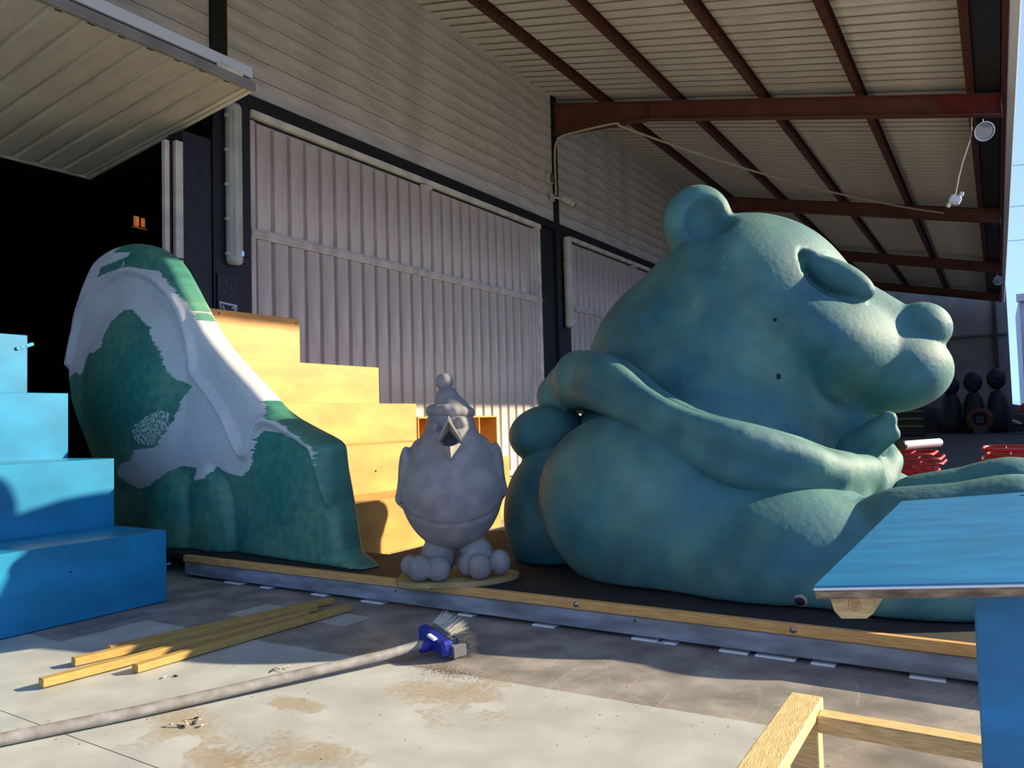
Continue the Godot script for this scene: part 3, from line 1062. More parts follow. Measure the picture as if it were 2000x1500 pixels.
func wave() -> void:
	var root := thing("wave_sculpture", "tall teal wave shaped sculpture half brushed with white paint", "sculpture", Vector3(3.42, 0.147, -4.7))
	var turn := Basis(Vector3(0.99504, 0, 0.09950), Vector3.UP, Vector3(-0.09950, 0, 0.99504))
	root.transform = Transform3D(turn, Vector3(3.34, 0, -3.2) + turn * (Vector3(3.42, 0.147, -4.7) - Vector3(3.32, 0, -3.2)))
	var outline := PackedVector2Array([Vector2(-5.75, 2.49), Vector2(-6.01, 2.55), Vector2(-6.34, 2.56), Vector2(-6.65, 2.50), Vector2(-6.84, 2.35), Vector2(-6.95, 2.23), Vector2(-7.09, 2.03), Vector2(-7.16, 1.72), Vector2(-7.13, 1.35), Vector2(-6.99, 1.11), Vector2(-6.69, 0.76), Vector2(-6.52, 0.34), Vector2(-6.45, 0.01), Vector2(-3.36, 0.09), Vector2(-3.37, 0.24), Vector2(-3.43, 0.54), Vector2(-3.48, 0.74), Vector2(-3.50, 0.87), Vector2(-3.56, 0.92), Vector2(-3.76, 0.99), Vector2(-4.04, 1.10), Vector2(-4.27, 1.26), Vector2(-4.58, 1.47), Vector2(-4.89, 1.72), Vector2(-5.21, 2.09), Vector2(-5.45, 2.34)])
	var poly := smoothed(outline, true)
	var ring := poly.duplicate()
	ring.append(poly[0])
	var ridge := smoothed(PackedVector2Array([Vector2(-7.09, 1.62), Vector2(-6.86, 2.03), Vector2(-6.54, 2.21), Vector2(-6.23, 2.29), Vector2(-5.94, 2.31), Vector2(-5.54, 2.19), Vector2(-5.24, 1.98), Vector2(-5.06, 1.74), Vector2(-4.99, 1.53), Vector2(-4.96, 1.40), Vector2(-4.74, 1.24), Vector2(-4.58, 1.09), Vector2(-4.46, 0.93), Vector2(-4.37, 0.83), Vector2(-4.30, 0.83), Vector2(-4.25, 0.92), Vector2(-4.18, 1.02), Vector2(-4.06, 1.05), Vector2(-3.88, 1.00), Vector2(-3.68, 0.92), Vector2(-3.58, 0.86), Vector2(-3.54, 0.76), Vector2(-3.45, 0.54)]))
	var groove := smoothed(PackedVector2Array([Vector2(-5.01, 1.38), Vector2(-4.80, 1.18), Vector2(-4.66, 1.02), Vector2(-4.54, 0.85), Vector2(-4.40, 0.76), Vector2(-4.26, 0.77), Vector2(-4.19, 0.90), Vector2(-4.12, 0.97)]))
	var lobe := smoothed(PackedVector2Array([Vector2(-5.63, 0.03), Vector2(-5.65, 0.37), Vector2(-5.56, 0.55), Vector2(-5.29, 0.66), Vector2(-5.01, 0.62), Vector2(-4.87, 0.47), Vector2(-4.83, 0.05)]))
	var lobe2 := smoothed(PackedVector2Array([Vector2(-4.74, 0.72), Vector2(-4.55, 0.62), Vector2(-4.48, 0.43), Vector2(-4.46, 0.06)]))
	wf.resize(WW * WH)
	wr.resize(WW * WH)
	for j in WH:
		for i in WW:
			var p := Vector2(WZ + i * WN, WY + j * WN)
			var d := near_line(p, ring)
			wf[i + j * WW] = -d if Geometry2D.is_point_in_polygon(p, poly) else d
			var t := 0.0
			var e := near_line(p, ridge)
			t += 0.052 * exp(-e * e / 0.0012) - 0.024 * exp(-pow(e - 0.09, 2.0) / 0.0009)
			e = near_line(p, groove)
			t -= 0.030 * exp(-e * e / 0.0009)
			var q := Vector2((p.x + 5.96) / 0.89, (p.y - 1.30) / 0.80).length_squared()
			t += 0.16 * maxf(0.0, 1.0 - q)
			q = Vector2((p.x + 5.24) / 0.36, (p.y - 0.22) / 0.48).length()
			t += 0.17 * sqrt(maxf(0.0, 1.0 - q * q))
			q = Vector2((p.x + 4.80) / 0.31, (p.y - 0.22) / 0.53).length()
			t = maxf(t, 0.08 * sqrt(maxf(0.0, 1.0 - q * q)))
			e = near_line(p, lobe2)
			t -= 0.02 * exp(-e * e / 0.0009)
			wr[i + j * WW] = t
	# paint: teal ground with the brushed white on it
	var w := 900
	var h := 600
	var im := Image.create(w, h, false, Image.FORMAT_RGB8)
	var n := FastNoiseLite.new()
	n.seed = 5
	n.frequency = 0.006
	n.fractal_octaves = 5
	var n2 := FastNoiseLite.new()
	n2.seed = 6
	n2.frequency = 0.05
	n2.fractal_octaves = 3
	for j in h:
		for i in w:
			var q := n.get_noise_2d(i, j)
			im.set_pixel(i, j, Color(0.18, 0.45, 0.41).lerp(Color(0.32, 0.52, 0.44), clampf(q * 1.2 + 0.5, 0, 1)) * (1.0 + 0.16 * n2.get_noise_2d(i, j)))
	var white := PackedVector2Array([Vector2(-6.87, 2.29), Vector2(-6.65, 2.48), Vector2(-6.30, 2.55), Vector2(-6.13, 2.53), Vector2(-6.23, 2.50), Vector2(-5.94, 2.46), Vector2(-5.98, 2.43), Vector2(-6.46, 2.41), Vector2(-6.54, 2.33), Vector2(-6.27, 2.35), Vector2(-5.92, 2.33), Vector2(-5.48, 2.24), Vector2(-5.33, 2.13), Vector2(-5.15, 1.98), Vector2(-4.99, 1.82), Vector2(-4.89, 1.76), Vector2(-4.50, 1.48), Vector2(-4.21, 1.27), Vector2(-4.12, 1.12), Vector2(-4.06, 1.07), Vector2(-3.88, 1.01), Vector2(-3.68, 0.93), Vector2(-3.56, 0.86), Vector2(-3.54, 0.75), Vector2(-3.58, 0.82), Vector2(-3.73, 0.91), Vector2(-3.92, 0.96), Vector2(-4.11, 0.98), Vector2(-4.20, 0.92), Vector2(-4.27, 0.73), Vector2(-4.37, 0.67), Vector2(-4.55, 0.69), Vector2(-4.69, 0.73), Vector2(-4.78, 0.65), Vector2(-4.91, 0.63), Vector2(-4.96, 0.72), Vector2(-5.14, 0.73), Vector2(-5.38, 0.67), Vector2(-5.63, 0.57), Vector2(-5.79, 0.54), Vector2(-6.04, 0.63), Vector2(-6.06, 0.68), Vector2(-5.93, 0.74), Vector2(-5.76, 0.77), Vector2(-5.70, 0.85), Vector2(-5.44, 0.87), Vector2(-5.34, 0.96), Vector2(-5.19, 1.09), Vector2(-5.10, 1.23), Vector2(-5.01, 1.32), Vector2(-5.16, 1.37), Vector2(-5.28, 1.46), Vector2(-5.34, 1.59), Vector2(-5.45, 1.69), Vector2(-5.52, 1.80), Vector2(-5.68, 1.89), Vector2(-5.81, 1.97), Vector2(-5.96, 1.98), Vector2(-6.13, 1.90), Vector2(-6.23, 1.79), Vector2(-6.23, 1.70), Vector2(-6.42, 1.66), Vector2(-6.57, 1.68), Vector2(-6.73, 1.60), Vector2(-6.86, 1.51), Vector2(-6.98, 1.54), Vector2(-7.11, 1.46), Vector2(-7.23, 1.63), Vector2(-7.20, 1.80), Vector2(-7.18, 2.04), Vector2(-7.04, 2.21)])
	var dab := PackedVector2Array([Vector2(-5.68, 0.97), Vector2(-5.62, 1.05), Vector2(-5.34, 1.15), Vector2(-5.23, 1.13), Vector2(-5.28, 1.02), Vector2(-5.47, 0.88), Vector2(-5.62, 0.90)])
	rng.seed = 12
	for s in [white, dab]:
		for j in h:
			var y := 2.65 - (j + 0.5) / h * 2.55
			var cuts := []
			for k in s.size():
				var a: Vector2 = s[k]
				var b: Vector2 = s[(k + 1) % s.size()]
				if (a.y > y) != (b.y > y):
					cuts.append(lerpf(a.x, b.x, (y - a.y) / (b.y - a.y)) + 0.03 * n2.get_noise_2d(k * 90.0, j * 2.2) + 0.02 * n2.get_noise_2d(k * 90.0 + 40.0, j * 9.0) + rng.randf_range(-0.009, 0.007))
			cuts.sort()
			for k in range(0, cuts.size() - 1, 2):
				for i in range(int((cuts[k] + 7.35) / 4.25 * w), int((cuts[k + 1] + 7.35) / 4.25 * w)):
					if i < 0 or i >= w:
						continue
					var tone := 0.80 + 0.05 * n.get_noise_2d(i * 1.5, j * 1.5) + 0.03 * n2.get_noise_2d(i, j * 3.0)
					var keep := 0.97 if s == white else (0.9 if n2.get_noise_2d(i * 3.0, j * 3.0) > -0.02 else 0.12)
					im.set_pixel(i, j, im.get_pixel(i, j).lerp(Color(tone * 0.97, tone * 0.985, tone), keep))
	# a chalked tick at the crest
	for q in [[Vector2(-6.12, 2.31), Vector2(-6.06, 2.40)], [Vector2(-6.06, 2.40), Vector2(-6.00, 2.31)]]:
		for k in 40:
			var p: Vector2 = q[0].lerp(q[1], k / 40.0)
			im.fill_rect(Rect2i(int((p.x + 7.35) / 4.25 * w), int((2.65 - p.y) / 2.55 * h), 2, 2), Color(0.75, 0.80, 0.80))
	var m := StandardMaterial3D.new()
	m.resource_name = "wave_paint"
	m.albedo_texture = ImageTexture.create_from_image(im)
	m.roughness = 0.5
	M["wave_paint"] = m
	put("body", nets([], Vector3(2.95, 0.10, -7.35), Vector3(3.6, 2.66, -3.1), 0.017, 0.149, true, Vector4(-7.35, 0.1, 4.25, 2.55)), m, root, -Vector3(3.42, 0.147, -4.7))


# ------------------------------------------------------------------ chick
func chick() -> void:
	var root := thing("chick_sculpture", "grey primed chick sculpture in a bobble hat singing", "sculpture", Vector3(3.385, 0.147, -2.545))
	root.basis = Basis(Vector3(0.59, 0, 0.807), Vector3.UP, Vector3(-0.807, 0, 0.59)) * 0.975
	var y0 := 0.028
	var plate := PackedVector2Array()
	for k in 40:
		var a := TAU * k / 40
		var r := 1.0 + 0.06 * sin(3 * a + 0.6) + 0.045 * sin(5 * a + 2.0)
		plate.append(Vector2(0.335 * r * cos(a) + 0.005, 0.235 * r * sin(a)))
	put("base_plate", turned(prism(plate, 0.026)), M.tan_board, root, Vector3(0, 0.001, 0.0))
	var ops := [blob(0, 0.475, 0, 0.284, 0.284, 0.335, 0, 0.06), limb(Vector3(0, 0.50, 0), 0.272, Vector3(0, 0.82, 0), 0.14, 0.05)]
	# wings
	ops.append(blob(-0.252, 0.55, -0.01, 0.045, 0.10, 0.17, -6, 0.018))
	ops.append(blob(0.252, 0.56, -0.01, 0.045, 0.10, 0.17, 6, 0.018))
	ops.append(limb(Vector3(-0.185, 0.72, -0.01), 0.030, Vector3(-0.275, 0.43, 0.01), 0.042, 0.03))
	ops.append(limb(Vector3(0.18, 0.735, -0.01), 0.030, Vector3(0.272, 0.46, 0.01), 0.040, 0.03))
	# closed eyes
	ops.append(blob(-0.078, 0.825, 0.118, 0.026, 0.032, 0.044, 60, 0.006))
	ops.append(blob(0.058, 0.845, 0.118, 0.034, 0.032, 0.034, 60, 0.006))
	# feet: ankle and three toes each
	for t in [[-0.085, 0.105, 0.02, 0.098], [-0.235, 0.066, 0.05, 0.056], [-0.178, 0.064, 0.135, 0.066], [-0.078, 0.060, 0.155, 0.064], [0.125, 0.105, 0.02, 0.098], [0.075, 0.066, 0.09, 0.058], [0.142, 0.064, 0.15, 0.066], [0.252, 0.074, 0.09, 0.064]]:
		ops.append(blob(t[0], t[1], t[2], t[3], t[3], t[3] * 1.08, 0, 0.012))
	ops.append(limb(Vector3(-0.09, 0.11, 0), 0.06, Vector3(-0.06, 0.24, 0), 0.07, 0.03))
	ops.append(limb(Vector3(0.12, 0.11, 0), 0.06, Vector3(0.07, 0.24, 0), 0.07, 0.03))
	# hem over the belly
	var last := Vector3.ZERO
	for k in 17:
		var a := (k - 8) / 8.0 * 1.9
		var y := 0.305 + 0.19 * pow(absf(a) / 1.9, 2.0)
		var r := sqrt(maxf(0.0, 0.285 * 0.285 - pow(y - 0.475, 2.0) * 0.72))
		var p := Vector3(r * sin(a), y, r * cos(a))
		if k:
			ops.append(limb(last, 0.006, p, 0.006, 0.012, true))
		last = p
	ops.append(blob(-0.004, 0.755, 0.165, 0.046, 0.09, 0.045, 0, 0.01, 0.0, true))  # the open mouth
	put("body", nets(ops, Vector3(-0.4, 0.0, -0.36), Vector3(0.4, 1.0, 0.36), 0.011, 0.0), M.primer_grey, root, Vector3(0, y0, 0))
	var hat := [limb(Vector3(0, 0.925, 0), 0.108, Vector3(-0.014, 0.985, -0.005), 0.066, 0.02)]
	for k in 14:
		var a := TAU * k / 14
		var b := TAU * (k + 1) / 14
		hat.append(limb(Vector3(0.102 * cos(a), 0.905 + 0.012 * cos(a + 2.2) + 0.012 * sin(a), 0.102 * sin(a)), 0.036, Vector3(0.102 * cos(b), 0.905 + 0.012 * cos(b + 2.2) + 0.012 * sin(b), 0.102 * sin(b)), 0.036, 0.006))
	put("hat", nets(hat, Vector3(-0.2, 0.85, -0.2), Vector3(0.2, 1.15, 0.2), 0.009, 0.0), M.primer_grey, root, Vector3(0, y0, 0))
	var ball := SphereMesh.new()
	ball.radius = 0.05
	ball.height = 0.1
	put("bobble", ball, M.primer_grey, root, Vector3(-0.028, 1.075 + y0, -0.01))
	# open beak
	var lc := Vector3(-0.082, 0.725, 0.175)
	var rc := Vector3(0.068, 0.732, 0.18)
	var tip := Vector3(-0.006, 0.880, 0.30)
	var back := Vector3(-0.004, 0.88, 0.10)
	var sunk := Vector3(-0.004, 0.80, 0.16)  # the roof of the mouth
	var li := lc + Vector3(0.014, 0.004, 0.0)
	var ri := rc + Vector3(-0.014, 0.004, 0.0)
	var ti := tip + Vector3(0, -0.026, -0.012)
	var st := begin()
	tri(st, lc, back, tip)
	tri(st, rc, tip, back)
	quad(st, lc, tip, ti, li)
	quad(st, rc, ri, ti, tip)
	tri(st, li, ti, sunk)
	tri(st, ri, sunk, ti)
	put("beak_upper", done(st), M.beak_grey, root, Vector3(0, y0, 0))
	st = begin()
	var tip2 := Vector3(0.0, 0.722, 0.33)
	var low := Vector3(0.006, 0.610, 0.22)
	var tongue := Vector3(-0.004, 0.70, 0.19)
	var tj := tip2 + Vector3(0, -0.004, -0.022)
	tri(st, lc, tip2, low)
	tri(st, rc, low, tip2)
	quad(st, lc, li, tj, tip2)
	quad(st, rc, tip2, tj, ri)
	tri(st, li, tongue, tj)
	tri(st, ri, tj, tongue)
	put("beak_lower", done(st), M.beak_grey, root, Vector3(0, y0, 0))


# ------------------------------------------------------------------ stairs
func yellow_stairs() -> void:
	var s := thing("yellow_staircase", "ochre yellow wooden display steps behind the chick", "steps", Vector3(5.0, 0, -5.0))
	var tops := [0.42, 0.83, 1.20, 1.60, 2.10]
	for k in 5:
		var zf := -4.03 - 0.5 * k
		var zb := zf - 0.5 if k < 4 else -6.55
		var right := 6.12 if k < 4 else 5.49
		put_box("step", Vector3(3.95, 0.0, zb + 0.002) - s.position, Vector3(right, tops[k], zf) - s.position, M.yellow, s, 0.004)
	for p in [Vector3(4.52, 2.06, -6.028), Vector3(5.44, 2.05, -6.028), Vector3(4.95, 0.6, -4.528)]:
		put("screw", box(Vector3(0.014, 0.014, 0.006), 0.003), M.dark_plug, s, p - s.position)
	var u := thing("yellow_cubby", "low yellow cabinet with open cubby holes right of the chick", "cabinet", Vector3(6.9, 0, -5.0))
	var o := u.position
	put_box("plinth", Vector3(6.14, 0, -5.6) - o, Vector3(6.67, 0.635, -4.27) - o, M.yellow, u)
	put_box("plinth", Vector3(6.672, 0, -5.6) - o, Vector3(7.62, 0.635, -5.03) - o, M.yellow, u)
	put_box("top", Vector3(6.14, 1.045, -5.5) - o, Vector3(7.62, 1.065, -5.03) - o, M.yellow, u)
	put_box("shelf", Vector3(6.14, 0.637, -5.5) - o, Vector3(7.62, 0.657, -5.03) - o, M.yellow, u)
	put_box("back", Vector3(6.14, 0.657, -5.5) - o, Vector3(7.62, 1.045, -5.47) - o, M.cubby, u)
	for k in 5:
		var x := 6.14 + 0.364 * k
		put_box("divider", Vector3(x, 0.657, -5.47) - o, Vector3(x + 0.022, 1.045, -5.03) - o, M.yellow, u)


func blue_stairs() -> void:
	var s := thing("blue_staircase", "bright blue wooden display steps at the edge of the yard", "steps", Vector3(1.8, 0, -5.0))
	var tops := [0.415, 0.832, 1.262, 1.694]
	for k in 4:
		var zf := -4.155 - 0.537 * k
		var zb := zf - 0.537 if k < 3 else -6.35
		put_box("step", Vector3(0.7, 0.004, zb + 0.002) - s.position, Vector3(2.742, tops[k], zf) - s.position, M.blue, s, 0.003)
	var l := put("latch", prism(PackedVector2Array([Vector2(-0.055, -0.012), Vector2(0.055, -0.012), Vector2(0.062, 0), Vector2(0.055, 0.012), Vector2(-0.055, 0.012), Vector2(-0.062, 0)]), 0.006), M.blue, s, Vector3(2.722, 1.615, -5.76) - s.position, Basis(Vector3.BACK, 0.36))
	for x in [-0.03, 0.005]:
		put("screw_hole", lathe(PackedVector2Array([Vector2(0.005, 0), Vector2(0.0, 0.001)]), 8), M.dark_plug, l, Vector3(x, 0, 0.0065), Basis(Vector3.RIGHT, PI / 2))
	put("latch", box(Vector3(0.06, 0.012, 0.006), 0.002), M.blue, s, Vector3(2.75, 0.212, -4.17) - s.position)
	put("screw", box(Vector3(0.008, 0.008, 0.004), 0.002), M.dark_plug, s, Vector3(2.19, 0.27, -4.154) - s.position)


# ------------------------------------------------------------------ the tilted door over the dark doorway
func tilt_door() -> void:
	var d := thing("tilt_door", "white ribbed overhead door swung open above the dark doorway", "door", Vector3(5.2, 4.465, -6.30))
	d.basis = Basis(Vector3.RIGHT, -atan2(0.331, 3.06))  # falls towards the inside
	var left := -7.6
	var deep := -3.08
	for k in 27:
		var x := -0.36 - k * 0.27
		put("panel", flat_under(0.20, 2.98), M.cream, d, Vector3(x, 0.035, -3.04))
	put_box("skin", Vector3(left, 0.036, deep), Vector3(0, 0.05, -0.03), M.cream, d, 0.0)
	put_box("front_channel", Vector3(left, 0, -0.05), Vector3(0, 0.10, 0.0), M.door_frame, d, 0.006)
	put_box("side_channel", Vector3(-0.05, 0.004, deep), Vector3(0.0, 0.055, -0.05), M.cream, d, 0.006)
	put_box("side_channel", Vector3(-0.105, 0.012, deep), Vector3(-0.06, 0.05, -0.05), M.cream, d, 0.006)
	put_box("back_channel", Vector3(left, 0.0, deep - 0.04), Vector3(0, 0.07, deep), M.cream, d, 0.006)
	for k in 8:
		put_box("slot", Vector3(-0.36 - k * 0.27, -0.001, -0.062), Vector3(-0.30 - k * 0.27, 0.003, -0.054), M.plastic_black, d, 0.0)
	put_box("upper_leaf", Vector3(left, 0.135, -0.9), Vector3(-0.02, 0.255, -0.012), M.gutter, d, 0.006)
	put_box("gap_shade_strip", Vector3(left, 0.102, -0.5), Vector3(-0.06, 0.133, -0.04), M.plastic_black, d, 0.0)  # black strip put in the open gap for its shade
	put_box("hinge", Vector3(-0.46, 0.09, -0.02), Vector3(-0.16, 0.142, 0.012), M.cream, d, 0.012)


func flat_under(w: float, l: float) -> ArrayMesh:  # a ribbed flat seen from below
	var s := 0.018
	var key := ["under", w, l]
	if not boxes.has(key):
		boxes[key] = prism(PackedVector2Array([Vector2(-s, 0), Vector2(0, -0.03), Vector2(w, -0.03), Vector2(w + s, 0)]), l)
	return boxes[key]


# ------------------------------------------------------------------ foreground
func blue_table() -> void:
	var t := thing("blue_table", "blue topped plywood table standing on a blue panel leg", "table", Vector3(1.245, 0.735, -0.252))
	var tilt := Basis(Vector3.RIGHT, -0.112)
	put("table_top", box(Vector3(1.265, 0.003, 1.3), 0.001), M.table_blue, t, tilt * Vector3(0.6325, -0.0015, 0.65), tilt)
	put("primer_line", box(Vector3(1.266, 0.004, 1.301), 0.001), M.white_primer_and_slits, t, tilt * Vector3(0.6325, -0.005, 0.65), tilt)
	put("core", box(Vector3(1.265, 0.013, 1.3), 0.002), M.raw_edge, t, tilt * Vector3(0.6325, -0.0135, 0.65), tilt)
	put("slot", box(Vector3(0.014, 0.003, 0.04), 0.001), M.dark_plug, t, tilt * Vector3(1.18, 0.0, 0.31), tilt)
	put("leg_panel", box(Vector3(0.02, 0.735, 0.6), 0.003), M.table_blue, t, Vector3(0.16, -0.3675, 0.505))
	var pts := PackedVector2Array([Vector2(-0.031, 0), Vector2(-0.028, -0.024), Vector2(-0.019, -0.036), Vector2(0.017, -0.036), Vector2(0.028, -0.028), Vector2(0.032, 0)])
	var bm := put("batten", prism(pts, 1.15), M.pine, t, tilt * Vector3(0.035, -0.0205, 0.045), tilt * Basis(Vector3(0, 0, 1), Vector3(0, 1, 0), Vector3(1, 0, 0)))
	for r in [0.009, 0.0055, 0.003]:
		var tm := TorusMesh.new()
		tm.inner_radius = r - 0.0008
		tm.outer_radius = r
		put("knot_ring", tm, M.knot, bm, Vector3(0.003, -0.015, -0.0002), Basis(Vector3.RIGHT, PI / 2))


func trestle() -> void:
	var t := thing("timber_stand", "rough pine timber stand with crossbar on the floor beneath the blue table", "stand", Vector3(2.2, 0, -0.5))
	var o := t.position
	put_box("beam", Vector3(1.62, 0.185, -0.530) - o, Vector3(2.262, 0.22, -0.445) - o, M.pine, t, 0.004)
	put("leg", box(Vector3(0.06, 0.19, 0.075), 0.003), M.pine_across, t, Vector3(2.225, 0.095, -0.487) - o)
	put("leg", box(Vector3(0.06, 0.19, 0.075), 0.003), M.pine_across, t, Vector3(1.66, 0.095, -0.487) - o)
	put_box("crossbar", Vector3(2.165, 0.155, -0.445) - o, Vector3(2.225, 0.200, 0.5) - o, M.pine_across, t, 0.004)
	put("leg", box(Vector3(0.06, 0.155, 0.06), 0.003), M.pine_across, t, Vector3(2.195, 0.078, 0.45) - o)


func battens() -> void:
	# [near end x, z, far end x, z, height of its underside, size across, size up, label]
	var list := [
		[1.99, -3.455, 3.14, -3.215, 0.002, 0.045, 0.03, "yellowish timber batten on the floor, farthest of the four"],
		[1.80, -3.395, 2.975, -3.170, 0.004, 0.045, 0.034, "yellowish timber batten second from the far side, its end in the shade"],
		[1.585, -3.225, 2.83, -3.085, 0.006, 0.045, 0.034, "longest yellowish batten whose sunlit end sticks out towards the yard"],
		[1.875, -3.065, 3.055, -3.005, 0.004, 0.045, 0.032, "yellowish batten nearest the broom with a sunlit end"]]
	for b in list:
		var p := Vector3(b[0], b[4], b[1])
		var q := Vector3(b[2], b[4], b[3])
		var o := MeshInstance3D.new()
		o.name = numbered("timber_batten")
		var l := (q - p).length()
		o.mesh = box(Vector3(l, b[6], b[5]), 0.003)
		o.material_override = M.batten
		o.position = (p + q) * 0.5 + Vector3(0, b[6] * 0.5, 0)
		o.rotation.y = -atan2(q.z - p.z, q.x - p.x)
		o.set_meta("label", b[7])
		o.set_meta("category", "batten")
		o.set_meta("group", "battens on the floor")
		add_child(o)


func broom() -> void:
	var b := thing("broom", "long handled broom with blue head lying on the floor", "broom", Vector3(2.62, 0, -2.12))
	var o := b.position
	put("handle", tube(PackedVector3Array([Vector3(0.80, 0.023, -2.96), Vector3(1.6, 0.024, -2.575), Vector3(2.45, 0.045, -2.19), Vector3(2.57, 0.055, -2.135)]), 0.021, 0.020, 14).duplicate(), M.handle, b, -o)
	put("handle_tip", tube(PackedVector3Array([Vector3(2.57, 0.055, -2.135) - o, Vector3(2.63, 0.060, -2.108) - o]), 0.020, 0.011, 14), M.handle, b)
	# the head: along `run`, its bristles pointing along `out`
	var out := Vector3(0.905, 0.10, 0.41).normalized()
	var run := Vector3(-0.36, -0.11, 0.87)
	run = (run - out * run.dot(out)).normalized()
	var up := run.cross(out).normalized()
	if up.y < 0:
		up = -up
	var turn := Basis(out, up, out.cross(up))
	var mid := Vector3(2.65, 0.062, -2.10) - o
	var bl := put("block", box(Vector3(0.052, 0.07, 0.235), 0.014), M.broom_blue, b, mid, turn)
	put("socket", tube(PackedVector3Array([Vector3(-0.075, -0.012, 0), Vector3(-0.02, -0.005, 0)]), 0.026, 0.03, 14), M.broom_blue, bl)
	put("clip", box(Vector3(0.02, 0.012, 0.06), 0.003), M.white_primer_and_slits, bl, Vector3(-0.03, 0.034, 0.03))
	for k in 3:
		put("scraper", box(Vector3(0.06, 0.05, 0.008), 0.002), M.bristle_grey, bl, Vector3(0.045, -0.012, 0.108 + k * 0.012))
	put("bristle_bed", box(Vector3(0.075, 0.062, 0.21), 0.02), M.bristle_grey, bl, Vector3(0.055, -0.004, -0.004))
	# bristles: too fine to count
	rng.seed = 90
	for s in 2:
		var st := begin()
		for k in 900:
			var z := rng.randf_range(-0.112, 0.118)
			var y := rng.randf_range(-0.034, 0.036)
			var pale := y > 0.012 and z < 0.06
			if pale != (s == 1):
				continue
			var p := Vector3(0.05, y, z)
			var d := Vector3(0.078 + rng.randf_range(-0.014, 0.014), -0.010 + y * 0.5 + rng.randfn() * 0.008 + (0.02 if pale else 0.0), z * 0.22 + rng.randfn() * 0.008)
			var side := d.cross(Vector3.UP).normalized() * 0.0020
			var side2 := d.cross(side).normalized() * 0.0022
			tri(st, p - side, p + side, p + d)
			tri(st, p - side2, p + side2, p + d)
			tri(st, p + side, p + side2, p + d)
		var br := put("bristles", done(st), M.bristle_white if s == 1 else M.bristle_grey, bl)
		br.set_meta("kind", "stuff")


func barriers() -> void:
	# one crowd barrier lying flat: a round cornered frame with bars across
	var frame := PackedVector3Array()
	var len := 2.15
	var wide := 0.95
	for c in [[1, 1], [-1, 1], [-1, -1], [1, -1]]:
		for k in 4:
			var a: float = [0.0, PI / 2, PI, PI * 1.5][[[1, 1], [-1, 1], [-1, -1], [1, -1]].find(c)] + k / 3.0 * PI / 2
			frame.append(Vector3(c[0] * (wide / 2 - 0.12) + 0.12 * cos(a), 0, c[1] * (len / 2 - 0.12) + 0.12 * sin(a)))
	frame.append(frame[0])
	var loop := tube(frame, 0.019, -1, 8)
	var bar := tube(PackedVector3Array([Vector3(-wide / 2, 0, 0), Vector3(wide / 2, 0, 0)]), 0.009, -1, 6)
	var foot := tube(PackedVector3Array([Vector3(-0.06, 0, -0.2), Vector3(-0.06, 0.0, 0.19), Vector3(-0.05, 0.0, 0.22), Vector3(0.03, 0.0, 0.22), Vector3(0.05, 0.0, 0.17)]), 0.012, -1, 6)
	var levels := ["lowest", "second lowest", "third from the floor", "fourth from the floor", "middle", "fourth from the top", "third from the top", "second highest", "topmost"]
	for stack in 2:
		for k in 9:
			var who: String = "red crowd barrier in the stack beside the bear's chest, " if stack == 0 else "red crowd barrier in the stack beyond the bear's paws, "
			var o := thing("crowd_barrier", who + levels[k], "barrier", Vector3(10.55 + rng.randf_range(-0.05, 0.05), 0.03 + k * (0.056 if stack == 0 else 0.062), (-1.68 if stack == 0 else 0.93) + rng.randf_range(-0.09, 0.05)), "stacked red barriers beside the bear" if stack == 0 else "stacked red barriers past the paws")
			put("frame", loop, M.barrier_red, o)
			for j in 7:
				put("bar", bar, M.barrier_red, o, Vector3(0, 0, -0.85 + j * 0.28))
			for j in 2:
				put("foot", foot, M.barrier_red, o, Vector3(-0.42, 0.0, 0.86 if j == 0 else -0.86), Basis(Vector3.UP, PI * j))
	var tubes := [
		[Vector3(9.98, 0.59, -0.97), Vector3(10.55, 0.60, -0.62), "pale tube with darkened open end on top of the red barriers"],
		[Vector3(9.50, 0.155, -1.05), Vector3(9.98, 0.155, -1.01), "pale tube with darkened open end low beside the red barriers, nearest the scarf"],
		[Vector3(9.50, 0.165, -0.86), Vector3(9.98, 0.165, -0.82), "pale tube low beside the red barriers, middle of three"],
		[Vector3(9.50, 0.175, -0.67), Vector3(9.98, 0.175, -0.63), "pale tube low beside the red barriers, nearest the paws"],
		[Vector3(10.4, 0.58, -1.75), Vector3(10.6, 0.585, -1.32), "short pale tube half hidden behind the scarf knot"]]
	var rest := thing("timber_block", "dark timber block carrying pale tubes before the red barriers", "block", Vector3(9.75, 0, -0.84))
	put_box("beam", Vector3(-0.2, 0, -0.35), Vector3(0.2, 0.105, 0.3), M.plastic_black, rest)
	for t in tubes:
		var dir: Vector3 = (t[1] - t[0]).normalized()
		var o := thing("pale_tube", t[2], "tube", t[0], "pale tubes on the red barriers")
		put("pipe", tube(PackedVector3Array([Vector3.ZERO, t[1] - t[0]]), 0.05, -1, 16), M.pale_tube, o)
		put("dark_inside_cap", tube(PackedVector3Array([-dir * 0.004, dir * 0.03]), 0.052, -1, 16), M.plastic_black, o)  # black cap painted in for the shaded inside of the open pipe


